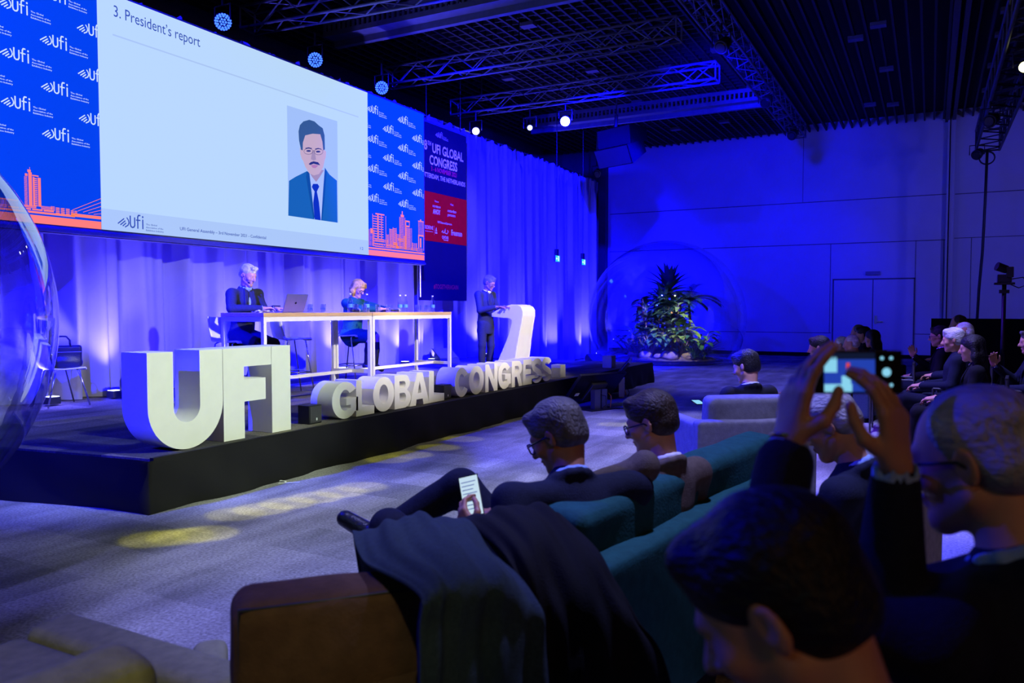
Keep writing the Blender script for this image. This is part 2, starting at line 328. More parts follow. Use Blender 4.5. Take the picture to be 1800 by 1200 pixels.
def nets(F, lo, vox):
    ins = F < 0; n = F.shape; c = tuple(k-1 for k in n)
    cnt = np.zeros(c, np.int8)
    for i in (0, 1):
        for j in (0, 1):
            for k in (0, 1): cnt += ins[i:i+c[0], j:j+c[1], k:k+c[2]]
    act = (cnt > 0) & (cnt < 8); idx = np.full(c, -1, np.int64); cells = np.argwhere(act); idx[act] = np.arange(len(cells))
    acc = np.zeros((len(cells), 3)); num = np.zeros(len(cells)); X, Y, Z = cells.T
    for ax in range(3):
        o = [d for d in range(3) if d != ax]
        for a in (0, 1):
            for b in (0, 1):
                off = [0, 0, 0]; off[o[0]] = a; off[o[1]] = b
                off2 = list(off); off2[ax] = 1
                f0 = F[X+off[0], Y+off[1], Z+off[2]]; f1 = F[X+off2[0], Y+off2[1], Z+off2[2]]
                cr = (f0 < 0) != (f1 < 0); t = np.where(cr, f0/np.where(cr, f0-f1, 1), 0)
                p = np.tile(np.array(off, float), (len(cells), 1)); p[:, ax] = t
                acc[cr] += p[cr]; num[cr] += 1
    v = (cells + acc/np.maximum(num, 1)[:, None])*vox + lo
    qs = []
    for ax in range(3):
        o = [d for d in range(3) if d != ax]
        A = [slice(1, n[d]-1) for d in range(3)]; A[ax] = slice(0, n[ax]-1); B = list(A); B[ax] = slice(1, n[ax])
        s0 = ins[tuple(A)]; s1 = ins[tuple(B)]; e = np.argwhere(s0 != s1)
        st = s0[tuple(e.T)]; e = e + [1 if d != ax else 0 for d in range(3)]
        u, w_ = o
        def g(du, dw):
            q = e.copy(); q[:, u] -= du; q[:, w_] -= dw; return idx[tuple(q.T)]
        quad = np.stack([g(1, 1), g(0, 1), g(0, 0), g(1, 0)], 1)
        flip = st if ax != 1 else ~st
        quad[~flip] = quad[~flip][:, ::-1]
        qs.append(quad)
    q = np.concatenate(qs); q = q[(q >= 0).all(1)]
    return v, q
def wrinkle(amp, fr=22, seed=0, dirv=(.3, .4, 1)):
    r = np.random.RandomState(seed); D = [nrm(V3(dirv)+r.normal(0, .6, 3))*fr*(.6+r.rand()) for _ in range(5)]; ph = r.rand(5)*6
    def f(P):
        w0 = np.sin(P @ (nrm(r.normal(0, 1, 3))*5)) if False else 0
        q = P + .035*np.sin(P[:, [1, 2, 0]]*13+seed)
        return amp*sum(np.sin(q @ d + p) for d, p in zip(D, ph))/3
    return f
def hairnoise(amp, seed=0, fr=70):
    r = np.random.RandomState(seed); D = [nrm(r.normal(0, 1, 3)*[1, .5, .7])*fr*(.5+r.rand()) for _ in range(7)]; ph = r.rand(7)*6
    return lambda P: amp*sum(np.sin(P @ d + p + 2*np.sin(P[:, 0]*20)) for d, p in zip(D, ph))/3

# ------------------------------------------------------------------ people
def head_mat(c, yaw=0, pitch=0, roll=0):
    return Matrix.Translation(Vector(c)) @ Euler((0, 0, math.radians(yaw))).to_matrix().to_4x4() @ Euler((-math.radians(pitch), math.radians(roll), 0)).to_matrix().to_4x4()
def head_sdf(fat=1.0, fine=True, nose=1.0):
    s = SDF()
    s.el((0, -.014, .036), (.075*fat, .098, .086), .02).el((0, .030, -.018), (.060*fat, .064, .080), .03)
    s.rc((0, .018, -.062), (0, .066, -.094), .046*fat, .024, .03)
    s.rc((-.052*fat, .0, -.055), (0, .072, -.098), .018, .014, .025).rc((.052*fat, .0, -.055), (0, .072, -.098), .018, .014, .025)
    s.rc((-.032, .078, .022), (.032, .078, .022), .013, .013, .015)
    s.el((-.040*fat, .062, -.024), (.022, .020, .020), .02).el((.040*fat, .062, -.024), (.022, .020, .020), .02)
    for q in (-1, 1):
        s.el((q*.031, .094, .004), (.017, .012, .012), .012, op='-')
        s.el((q*.031, .079, .003), (.014, .012, .011), .004)
    s.rc((0, .088, .016), (0, .112*(1+.04*nose), -.026), .008, .012, .010).rc((-.011, .098, -.031), (.011, .098, -.031), .009, .009, .008)
    s.el((0, .090, -.055), (.024, .012, .0065), .006).el((0, .087, -.067), (.021, .012, .0075), .006)
    s.el((0, .094, -.0605), (.020, .006, .0016), .003, op='-')
    for q in (-1, 1):
        R = np.array(Euler((math.radians(-12), 0, q*math.radians(22))).to_matrix())
        s.el((q*.080*fat, -.012, -.004), (.0075, .021, .033), .006, R)
        if fine: s.el((q*.088*fat, -.008, .002), (.006, .012, .018), .004, R, '-')
    return s
def hair_sdf(style='short'):
    s = SDF()
    if style == 'short':
        s.el((0, -.020, .048), (.082, .104, .086), .015).el((0, -.055, -.005), (.076, .064, .062), .02)
        s.el((0, .085, -.030), (.10, .070, .072), .02, op='-').bx((0, .06, -.08), (.2, .06, .07), .02, .02, op='-')
        for q in (-1, 1): s.el((q*.095, .008, -.022), (.03, .040, .036), .012, op='-')
        s.bx((0, 0, -.10), (.2, .2, .045), .01, .01, op='-')
        s.rc((-.035, .060, .105), (.030, .066, .104), .022, .020, .02)
    elif style == 'full':
        s.el((0, -.016, .048), (.084, .106, .088), .015).el((0, -.046, -.012), (.076, .068, .070), .03)
        s.el((0, .090, -.034), (.10, .072, .078), .02, op='-')
        for q in (-1, 1): s.el((q*.098, .010, -.026), (.03, .038, .036), .012, op='-')
        s.bx((0, 0, -.130), (.2, .2, .055), .01, .03, op='-')
        s.rc((-.035, .060, .100), (.040, .054, .104), .020, .022, .03)
    elif style == 'balding':
        s.el((0, -.016, .037), (.0785, .1010, .0890), .01).el((0, -.055, -.010), (.077, .062, .060), .02)
        s.el((0, .105, .070), (.075, .060, .070), .03, op='-').el((0, .088, -.030), (.10, .074, .078), .03, op='-')
        for q in (-1, 1): s.el((q*.095, .008, -.022), (.03, .040, .036), .012, op='-')
        s.bx((0, 0, -.11), (.2, .2, .045), .01, .01, op='-')
    elif style == 'bob':
        s.el((0, -.016, .045), (.088, .106, .090), .02).path([(-.075, -.01, .04), (-.092, .0, -.05), (-.080, .012, -.095)], [.032, .036, .022], .03)
        s.path([(.075, -.01, .04), (.092, .0, -.05), (.080, .012, -.095)], [.032, .036, .022], .03).el((0, -.070, -.03), (.085, .050, .078), .03)
        s.el((0, .085, -.030), (.062, .070, .082), .015, op='-').path([(-.04, .06, .10), (-.075, .065, .05)], [.022, .018], .02)
    elif style == 'long':
        s.el((0, -.018, .046), (.088, .106, .090), .02).path([(-.07, -.03, .04), (-.088, -.02, -.08), (-.085, -.03, -.20)], [.032, .034, .03], .03)
        s.path([(.07, -.03, .04), (.088, -.02, -.08), (.085, -.03, -.20)], [.032, .034, .03], .03).el((0, -.075, -.10), (.095, .045, .15), .03)
        s.el((0, .085, -.040), (.070, .070, .092), .015, op='-')
    return s
def hand_sdf(s, w, d, n, right, curl=(.3, .3, .3, .3), thumb=.3, sc=1.0, k=.008, spread=.06):
    w = V3(w); d = nrm(d); n = nrm(V3(n)-np.dot(V3(n), d)*d); t = np.cross(d, n)*(1 if right else -1)
    B = []
    for o, l in ((.030, .086), (.010, .090), (-.010, .085), (-.029, .075)):
        b = w + (d*l + t*o)*sc; B.append(b); s.rc(w + (d*.012 + t*o*.62)*sc, b, .017*sc, .0125*sc, .014, sq=(n, 1.15))
    L = ((.042, .026, .021), (.046, .029, .022), (.043, .027, .021), (.034, .020, .019)); R0 = (.0098, .0100, .0095, .0084)
    for i in range(4):
        p = B[i]; a = 0; cu = curl[i] if not np.isscalar(curl) else curl; side = (1.5-i)*spread*1.5
        for j in range(3):
            a += cu*(1, 1.25, .8)[j]; v = nrm(d*math.cos(a) + n*math.sin(a) + t*side); q = p + v*L[i][j]*sc
            s.rc(p, q, R0[i]*(1-.1*j)*sc, R0[i]*(.9-.1*j)*sc, .005 if j else k); p = q
    p = w + (d*.022 + t*.024 + n*.006)*sc
    for j, (v, l, r) in enumerate(((d*.62+t*.70+n*(.25+.3*thumb), .042, .0145), (d*.85+t*(.42-.7*thumb)+n*(.25+.35*thumb), .034, .0115), (d*.95+t*(.15-.8*thumb)+n*(.2+.3*thumb), .027, .0100))):
        q = p + nrm(v)*l*sc; s.rc(p, q, r*sc, r*.88*sc, .010 if j == 0 else .005); p = q
    return s
def glasses(parent, Hm, m='glass_frame', r=.0016, lw=.026, lh=.019, lens=True):
    mb = MB(); ml = MB()
    for q in (-1, 1):
        pts = []
        for i in range(21):
            a = 2*PI*i/20; x = math.copysign(abs(math.cos(a))**.6, math.cos(a))*lw; z = math.copysign(abs(math.sin(a))**.7, math.sin(a))*lh
            pts.append(Hm @ Vector((q*.032+x, .106-abs(q*.032+x)**2*3, .000+z)))
        mb.tube(pts, r, 6, False)
        ml.add([Hm @ Vector((q*.032, .105, 0))]+pts[:-1], [(0, i+1, (i+1) % 20+1) for i in range(20)])
        mb.tube([Hm @ Vector(v) for v in ((q*.057, .098, .008), (q*.078, .06, .008), (q*.083, 0, .006), (q*.082, -.022, -.012))], r*1.15, 6)
    mb.tube([Hm @ Vector(v) for v in ((-.009, .106, .004), (0, .109, .007), (.009, .106, .004))], r, 6)
    g = mb.build('glasses', m, parent, smooth=True, local=True)
    if lens: ml.build('lens', 'lens', g, local=True)
    return g
def figure(name, label, loc, rz, P, skin='skin', hair=('short', 'hair_dark'), jacket='suit_navy', trousers='trouser_navy', shirt='shirt_white', vox=.010,
           glass=None, hands=True, group=None, female=False, fat=1.0, opening=True, shoes=True, seed=0, vhead=None, hem=0, skirt=None, legs=True, sleeve=1.0, hairamp=.003, headset=False, cat='person'):
    """local frame: +Y is where the person faces, +X the right-hand side, origin on the ground"""
    root = thing(name, label, cat, loc, math.radians(rz), group)
    pel = V3(P['pel']); ch = V3(P['chest']); nk = V3(P['neck']); hd = V3(P['head'])
    up = nrm(ch-pel); side = nrm(V3(P['shR'])-V3(P['shL'])); fr = nrm(np.cross(up, side)); hd_m = head_mat(hd, P.get('hyaw', 0), P.get('hpitch', 0), P.get('hroll', 0))
    b = SDF()
    b.rc(pel, ch, .12*fat, .125*fat, .05, sq=(fr, 1.35)).rc(V3(P['shL']), V3(P['shR']), .045, .045, .05)
    b.rc(nk, hd+np.array(hd_m.to_3x3() @ Vector((0, -.025, -.055))), .055*fat, .052*fat, .025).rc(ch, nk, .058, .044, .03)
    for q in 'LR':
        sh, el, wr = V3(P['sh'+q]), V3(P['el'+q]), V3(P['wr'+q])
        b.rc(sh, el, .048, .038, .02).rc(el, wr-nrm(wr-el)*.0, .038, .0255, .012)
        if legs:
            hp = pel + side*(.085 if q == 'R' else -.085)*fat; kn, an = V3(P['kn'+q]), V3(P['an'+q])
            b.rc(hp, kn, .074, .048, .02).rc(kn, kn+(an-kn)*.35, .048, .048, .01).rc(kn+(an-kn)*.35, an, .050, .034, .02)
            b.rc(an, V3(P['to'+q]), .034, .024, .02)
        if hands:
            hn = P.get('hand'+q, {}); d = hn.get('d', nrm(wr-el)); n = hn.get('n', (0, 0, -1))
            hand_sdf(b, wr, d, n, q == 'R', hn.get('curl', .35), hn.get('thumb', .3), hn.get('sc', 1.0))
        else: b.rc(wr, wr+nrm(wr-el)*.09, .030, .026, .015)
    hs = head_sdf(fat if fat < 1.1 else 1.06, vox < .012); hs.xf(hd_m); b.join(hs)
    b.build('body', skin, root, vhead or vox)
    # hair
    if hair:
        h = hair_sdf(hair[0]); h.xf(hd_m); h.build('hair', hair[1], root, min(vhead or vox, .007 if vox < .012 else .012), disp=hairnoise(hairamp, seed))
    # shirt: the same trunk, seen in the jacket opening and at collar and cuffs
    if shirt:
        s = SDF(); s.rc(pel, ch, .132*fat, .137*fat, .05, sq=(fr, 1.35)).rc(ch, nk-up*.015, .085, .062, .05)
        cdir = nrm(hd-nk+V3(0, -.03, 0)); ring = []
        fr2 = nrm(fr-np.dot(fr, cdir)*cdir); sd2 = np.cross(fr2, cdir)
        for i in range(13): a = 2*PI*i/12; ring.append(nk+cdir*(.012-.012*math.cos(a))+(fr2*math.cos(a)*.062+sd2*math.sin(a)*.060)*fat)
        for i in range(12): s.rc(ring[i], ring[i+1], .013, .013, .012)
        s.el(nk+cdir*.075, (.052, .052, .05), .01, op='-')
        for q in 'LR':
            el, wr = V3(P['el'+q]), V3(P['wr'+q]); u = nrm(wr-el)
            if jacket and sleeve > .5: s.rc(wr-u*.05, wr-u*.012, .036, .036, .01).rc(wr, wr+u*.06, .030, .030, .004, op='-')
        s.build('shirt', shirt, root, vox)
    if jacket:
        j = SDF(); f2 = fat
        base = pel - up*.02
        j.rc(base, ch, .150*f2, .158*f2, .05, sq=(fr, 1.32))
        if hem: j.rc(pel, pel+V3(0, -.01, -hem), .155*f2, .165*f2, .05, sq=(fr, 1.3)).bx(pel+V3(0, 0, -hem-.16), (.4, .4, .1), .01, .01, op='-')
        j.rc(V3(P['shL']), V3(P['shR']), .062, .062, .05).rc(ch+up*.04, nk-up*.015-fr*.008, .118, .074, .05)
        for q in 'LR':
            sh, el, wr = V3(P['sh'+q]), V3(P['el'+q]), V3(P['wr'+q]); u = nrm(wr-el)
            end = el+(wr-el)*sleeve-u*.035*sleeve
            j.rc(sh, el, .066*min(f2, 1.1), .054, .035).rc(el, end, .054, .041 if sleeve > .5 else .05, .02)
        if opening:
            p0 = nk + fr*.10 + up*.02; p1 = ch - (ch-pel)*.55 + fr*.17*f2
            j.rc(p0, p1, .050, .016, .012, op='-')
        # collar roll
        for a0 in range(12):
            a = 2*PI*a0/12; a1 = 2*PI*(a0+1)/12
            if opening and (math.cos(a) > .55 or math.cos(a1) > .55): continue
            cd = nrm(hd-nk+V3(0, -.03, 0)); g1 = nrm(fr-np.dot(fr, cd)*cd); g2 = np.cross(g1, cd)
            qq = lambda z: nk-cd*(.012+.02*math.cos(z))+(g1*math.cos(z)*.072+g2*math.sin(z)*.074)*f2
            j.rc(qq(a), qq(a1), .017, .017, .014)
        if opening: j.el(nk+nrm(hd-nk)*.07, (.058, .058, .05), .01, op='-')
        j.build('jacket', jacket, root, vox, disp=wrinkle(.0045, 26, seed))
        if opening:
            lp = SDF()
            for q in (-1, 1):
                a = nk+side*q*.055+fr*.055; m_ = ch+side*q*.070+fr*.118*f2+up*.02; e = ch-(ch-pel)*.52+fr*.135*f2+side*q*.012
                lp.path([a, m_, e], [.016, .022, .008], .01, sq=(fr, 2.2))
            lp.build('lapel', jacket, root, vox)
    if trousers and legs:
        t = SDF(); t.rc(pel+V3(0, 0, .03), pel-V3(0, 0, .02), .138*fat, .14*fat, .04, sq=(fr, 1.2))
        for q in 'LR':
            hp = pel + side*(.088 if q == 'R' else -.088)*fat; kn, an = V3(P['kn'+q]), V3(P['an'+q])
            t.rc(hp, kn, .095*min(fat, 1.1), .068, .03).rc(kn, an+nrm(kn-an)*.02, .068, .055, .03)
            if not skirt: t.rc(an-nrm(kn-an)*.02, an-nrm(kn-an)*.12, .07, .07, .004, op='-')
        t.build('trousers', trousers, root, vox, disp=wrinkle(.004, 24, seed+3))
    if skirt:
        t = SDF(); kL, kR = V3(P['knL']), V3(P['knR']); hL, hR = pel-side*.09, pel+side*.09
        t.rc(pel, pel+V3(0, 0, .05), .155, .14, .05, sq=(fr, 1.2)).rc(hL, hL+(kL-hL)*.85, .105, .082, .06).rc(hR, hR+(kR-hR)*.85, .105, .082, .06).rc((hL+hR)/2, (kL+kR)/2-nrm(kL-hL)*.06, .10, .075, .06)
        t.build('skirt', skirt, root, vox, disp=wrinkle(.004, 24, seed+3))
        if P.get('socks'):
            for q in 'LR':
                kn, an = V3(P['kn'+q]), V3(P['an'+q]); SDF().rc(kn+(an-kn)*.22, kn+(an-kn)*.45, .053, .056, .02).rc(kn+(an-kn)*.45, an, .056, .040, .02).build('sock', 'sock_black', root, vox)
    if legs and shoes:
        for q in 'LR':
            an, to = V3(P['an'+q]), V3(P['to'+q]); u = nrm(to-an); s = SDF()
            s.rc(an-u*.03, to, .042, .034, .03).rc(an+V3(0, 0, .0), an-u*.03, .045, .04, .02)
            s.build('shoe', 'leather_black', root, vox)
    if glass: glasses(root, hd_m, glass, .0028)
    if headset:
        mb = MB(); mb.tube([hd_m @ Vector(v) for v in ((.083, -.01, .01), (.080, .03, -.04), (.058, .085, -.062))], .003, 6); mb.cbox((0, 0, 0), (.007, .013, .007), hd_m @ Tm((.056, .09, -.062)))
        mb.build('headset_microphone', 'black', root, local=True)
    return root
# ================================================================== THE HALL (survey units, scaled by K)
def S(name, mb, m, **kw): return tag(mb.build(name, m, **kw), kind='structure')
mb = MB(K).quad((-14, -8, 0), (14, -8, 0), (14, 29, 0), (-14, 29, 0)); mb.quad((-14, -8, -.2), (-14, 29, -.2), (14, 29, -.2), (14, -8, -.2)); S('floor', mb, 'floor')
mb = MB(K).box((-14, -8, 8.0), (14, 29.2, 8.15)); S('ceiling', mb, 'ceiling')
mb = MB(K)
for i in range(88): x = -13+i*.27; mb.box((x, -6, 7.73), (x+.05, 29, 7.86))
for i in range(112): y = -4+i*.295; mb.box((-13, y, 7.76), (-3.9, y+.035, 7.84))
S('ceiling_slats', mb, 'slat')
mb = MB(K).box((.30, -6, 7.62), (.42, 29, 7.9)).box((.50, -6, 7.62), (.60, 29, 7.9)); S('trim_1', mb, 'truss_dark')
mb = MB(K).box((-11.2, 29, 0), (12, 29.3, 8.0)); S('wall_far', mb, 'wall')
mb = MB(K).box((-14, -8, 0), (-13.8, 29, 8)); S('wall_left', mb, 'wall_trim')
mb = MB(K).box((-14, 28.6, 0), (-11.15, 28.9, 8)); S('wall_far_left', mb, 'dark_grey')
mb = MB(K).box((12, -8, 0), (12.2, 29, 8)); S('wall_right', mb, 'dark_grey')
mb = MB(K).box((-14, -8.2, 0), (12, -8, 8)); S('wall_behind', mb, 'dark_grey')
mb = MB(K)
for z in (5.33, 3.87): mb.box((-11.1, 28.975, z-.012), (.38, 29.01, z+.012))
mb.box((-11.1, 28.98, .81), (-3.0, 29.01, .83)); mb.box((-4.0, 28.98, 5.33), (-3.985, 29.01, 7.73))
for x in (-3.07, .33): mb.box((x, 28.98, .81), (x+.02, 29.01, 3.87))
mb.box((.62, 28.98, 5.3), (6, 29.01, 5.325)).box((.62, 28.98, 3.9), (6, 29.01, 3.92)); mb.box((.33, 28.98, .81), (-.47, 29.01, .83)).box((-.47, 28.98, .81), (-.455, 29.01, 3.87)).box((1.1, 28.98, .3), (1.115, 29.01, 3.9))
S('trim_2', mb, 'wall_trim')
mb = MB(K).box((-11.1, 28.93, 0), (.4, 29.0, .13)); S('baseboard_far', mb, 'matte_black')
mb = MB(K).box((.38, 28.7, 0), (.44, 29, 7.75)); mb.box((.46, 28.75, 0), (.60, 29, 7.75)); S('trim_3', mb, 'wall')
mb = MB(K).box((.435, 28.68, 0), (.465, 29, 7.75)); S('trim_4', mb, 'matte_black')
# double door
dr = tag(MB(K).box((-2.93, 28.94, .02), (-1.73, 29.0, 2.62)).box((-1.70, 28.94, .02), (-.50, 29.0, 2.62)).build('door_1', 'wall'), kind='structure')
f = MB(K).box((-2.98, 28.955, 0), (-2.93, 29, 2.67)).box((-.5, 28.955, 0), (-.45, 29, 2.67)).box((-2.98, 28.955, 2.62), (-.45, 29, 2.67)).box((-1.73, 28.95, 0), (-1.70, 29, 2.62))
f.build('door_frame', 'wall_trim', dr)
h = MB(K).box((-1.66, 28.88, 1.15), (-1.58, 28.94, 1.42)).box((-1.66, 28.86, 1.20), (-1.40, 28.90, 1.24)); h.build('door_handle', 'chrome', dr)
e = MB(K).box((-1.95, 28.9, 2.78), (-1.50, 28.96, 2.90)); tag(e.build('door_sensor', 'grey_box'), 'small grey sensor strip on the far wall above the double door', 'sensor')

# ------------------------------------------------------------------ stage
st = thing('stage', 'low carpeted stage wrapped in a black cloth skirt', 'stage', (-5.5*K, 4.15*K, 0))
deck = MB(K).add([(-5.5,4.15,.36),(-5.5,16.9,.36),(-11,16.9,.36),(-11,3.35,.36),(-5.5,4.15,.44),(-5.5,16.9,.44),(-11,16.9,.44),(-11,3.35,.44)], [(3,2,1,0),(4,5,6,7),(0,1,5,4),(1,2,6,5),(2,3,7,6),(3,0,4,7)])
deck.build('carpet_deck', 'stage', st)
tr = MB(K).box((-5.50, 4.15, .405), (-5.455, 16.9, .449)); tr.build('edge_trim', 'skirt', st)
sk = MB(K); path = []
n1 = 60
for i in range(n1+1): t = i/n1; path.append((-11+5.5*t, 3.35+.8*t, .15, -1))
path = [(x, y-.03, 0, -1) for x, y, _, _ in path[:-1]] + [(-5.46, 4.10, 0, 0)]
for i in range(1, 260): path.append((-5.455, 4.10+12.85*i/259, 1, 0))
r = random.Random(3); ph = [r.random()*6 for _ in range(6)]
rows = 9; vs = []
for ri in range(rows):
    z = .43*(1-ri/(rows-1)); g = ri/(rows-1)
    for i, (x, y, nx, ny) in enumerate(path):
        l = i*.05; wv = g*(.030*math.sin(l*3.1+ph[0])+.020*math.sin(l*7.7+ph[1]+z*9)+.006*math.sin(l*17+ph[2]))+.012*g
        dx = wv if nx or not ny else 0; dy = 0 if nx else -wv
        vs.append((x+dx, y+dy, z))
n = len(path); sk.add(vs, [(ri*n+i, (ri+1)*n+i, (ri+1)*n+i+1, ri*n+i+1) for ri in range(rows-1) for i in range(n-1)])
sk.build('skirt', 'skirt', st, smooth=True)

# ------------------------------------------------------------------ 3D letters
def side_letter(ch, y0, y1, z0, h, x=-5.62, depth=.30, bold=.066, res=10, word=''):
    a, fs = textmesh(ch, bold, res, .5)
    a = a.copy(); a[:, 0] -= a[:, 0].min(); zmin = a[:, 1].min(); sx = (y1-y0)/a[:, 0].max(); sz = h/(a[:, 1].max()-zmin)
    mb = MB(K); mb.add([(x-depth*(.5-p[2]), y0+p[0]*sx, z0+(p[1]-zmin)*sz) for p in a], fs)
    return mb
def ext_poly(polys, x, depth):
    c = bpy.data.curves.new('p', 'CURVE'); c.dimensions = '2D'; c.fill_mode = 'BOTH'; c.extrude = depth/2
    for pl in polys:
        s = c.splines.new('POLY'); s.points.add(len(pl)-1); s.use_cyclic_u = True
        for q, p in zip(s.points, pl): q.co = (p[0], p[1], 0, 1)
    o = bpy.data.objects.new('p', c); C.objects.link(o); bpy.context.view_layer.update(); me = o.to_mesh()
    vs = [(x-depth/2+v.co.z, v.co.x, v.co.y) for v in me.vertices]; fs = [tuple(p.vertices) for p in me.polygons]; o.to_mesh_clear()
    bpy.data.objects.remove(o); bpy.data.curves.remove(c); return vs, fs
zs = .443; H_ = .84
ro = .385; ri_ = .135; cy = 4.60
U = [(cy-ro, zs+H_), (cy-ro, zs+ro)] + [(cy-ro*math.cos(a), zs+ro-ro*math.sin(a)) for a in np.linspace(0, PI, 33)[1:-1]] + [(cy+ro, zs+ro), (cy+ro, zs+H_), (cy+ri_, zs+H_)]
U += [(cy+ri_*math.cos(a), zs+ro-.02-ri_*math.sin(a)) for a in np.linspace(0, PI, 21)] + [(cy-ri_, zs+H_)]
Fp = [(4.99, zs), (5.235, zs), (5.235, zs+.34), (5.50, zs+.34), (5.50, zs+.545), (5.235, zs+.545), (5.235, zs+.665), (5.575, zs+.665), (5.575, zs+H_), (4.99, zs+H_)]
Ip = [(5.58, zs), (5.83, zs), (5.83, zs+H_), (5.58, zs+H_)]
for nm, pl, lb in (('letter_u', U, 'tall white block letter U, first and tallest sign letter at the near stage corner'), ('letter_f', Fp, 'tall white block letter F between the tall U and I'), ('letter_i', Ip, 'tall white block letter I closing the tall letters UFI')):
    vs, fs = ext_poly([pl], -5.60, .32); o = MB(K).add(vs, fs).build(nm, 'letter'); tag(o, lb, 'letter', None)
    for p in o.data.polygons: p.use_smooth = True
    o.data.set_sharp_from_angle(angle=math.radians(32))
def glyph(ch, w, h):
    t = .30*w if ch not in 'NARE' else .29*w; th = .235*h; A = lambda cx, cy, rx, ry, a0, a1, n=26: [(cx+rx*math.cos(math.radians(a0+(a1-a0)*i/n)), cy+ry*math.sin(math.radians(a0+(a1-a0)*i/n))) for i in range(n+1)]
    rx, ry = w/2, h/2
    if ch == 'L': return [[(0, 0), (0, h), (t*1.05, h), (t*1.05, th), (w, th), (w, 0)]]
    if ch == 'O': return [A(rx, ry, rx, ry, 0, 360, 48)[:-1], A(rx, ry, rx-t*.96, ry-th*.92, 0, 360, 36)[:-1]]
    if ch == 'C': return [A(rx, ry, rx, ry, 32, 328, 40)+A(rx, ry, rx-t*.96, ry-th*.92, 325, 35, 30)]
    if ch == 'G': return [A(rx, ry, rx, ry, 34, 318, 38)+[(w, .16*h), (w, .54*h), (.54*w, .54*h), (.54*w, .36*h), (w-t*.96, .36*h), (w-t*.96, .27*h)]+A(rx, ry, rx-t*.96, ry-th*.92, 300, 38, 28)]
    if ch == 'N': return [[(0, 0), (0, h), (t*.98, h), (w-t*.92, .42*h), (w-t*.92, h), (w, h), (w, 0), (w-t*.98, 0), (t*.92, .58*h), (t*.92, 0)]]
    if ch == 'A': return [[(0, 0), (.34*w, h), (.66*w, h), (w, 0), (.70*w, 0), (.655*w, .18*h), (.345*w, .18*h), (.30*w, 0)], [(.405*w, .37*h), (.595*w, .37*h), (.5*w, .74*h)]]
    if ch == 'E': return [[(0, 0), (0, h), (.96*w, h), (.96*w, h-th*.9), (t, h-th*.9), (t, .60*h), (.90*w, .60*h), (.90*w, .60*h-th*.85), (t, .60*h-th*.85), (t, th*.9), (w, th*.9), (w, 0)]]
    if ch == 'B':
        return [[(0, 0), (0, h)]+A(.56*w, .755*h, .38*w, .245*h, 90, -58, 18)+A(.56*w, .275*h, .44*w, .275*h, 58, -90, 20),
                [(t, .615*h), (t, h-th*.8)]+A(.54*w, .708*h, .13*w, .104*h, 90, -90, 12), [(t, th*.8), (t, .455*h)]+A(.55*w, .322*h, .15*w, .134*h, 90, -90, 12)]
    if ch == 'R':
        return [[(0, 0), (0, h)]+A(.56*w, .715*h, .42*w, .285*h, 90, -62, 20)+[(w, 0), (.68*w, 0), (.47*w, .38*h), (t, .38*h), (t, 0)], [(t, .56*h), (t, h-th*.85)]+A(.54*w, .68*h, .15*w, .12*h, 90, -90, 12)]
    if ch == 'S':
        c = A(.5*w, .715*h, .35*w, .175*h, 8, 235, 26)+A(.5*w, .285*h, .36*w, .175*h, 55, -172, 26); L = []; R_ = []
        for i in range(len(c)):
            p = Vector(c[max(i-1, 0)]); q = Vector(c[min(i+1, len(c)-1)]); d = (q-p).normalized(); n_ = Vector((-d.y, d.x)); k_ = .105*h+.04*w*abs(n_.x); L.append(tuple(Vector(c[i])+n_*k_)); R_.append(tuple(Vector(c[i])-n_*k_))
        return [L+R_[::-1]]
def side_letter(ch, y0, y1, z0, h, x=-5.62, depth=.30):
    vs, fs = ext_poly([[(y0+p[0], z0+p[1]) for p in pl] for pl in glyph(ch, y1-y0, h)], x-.0, depth)
    return MB(K).add(vs, fs)
GL = [('G', 6.46, 6.90), ('L', 6.86, 7.19), ('O', 7.16, 7.57), ('B', 7.57, 7.91), ('A', 7.88, 8.31), ('L', 8.30, 8.66)]
CO = [('C', 8.91, 9.28), ('O', 9.28, 9.70), ('N', 9.73, 10.10), ('G', 10.11, 10.52), ('R', 10.54, 10.90), ('E', 10.92, 11.23), ('S', 11.23, 11.60), ('S', 11.60, 11.97)]
LB = ['first letter G of GLOBAL, beside the black speaker box', 'first L of GLOBAL, between G and O', 'letter O of GLOBAL', 'letter B of GLOBAL', 'letter A of GLOBAL', 'last L of GLOBAL, beside the middle speaker box',
      'first letter C of CONGRESS', 'letter O of CONGRESS', 'letter N of CONGRESS', 'letter G of CONGRESS', 'letter R of CONGRESS', 'letter E of CONGRESS, before the double S', 'first S of CONGRESS, just after the E', 'very last S of CONGRESS, farthest sign letter from the tall U']
for i, (ch, y0, y1) in enumerate(GL+CO):
    o = side_letter(ch, y0+.004, y1-.004, zs, .405 if i < 6 else .40).build('letter_'+ch.lower(), 'letter')
    tag(o, 'small white 3D '+LB[i], 'letter')
    for p in o.data.polygons: p.use_smooth = True
    o.data.set_sharp_from_angle(angle=math.radians(32))

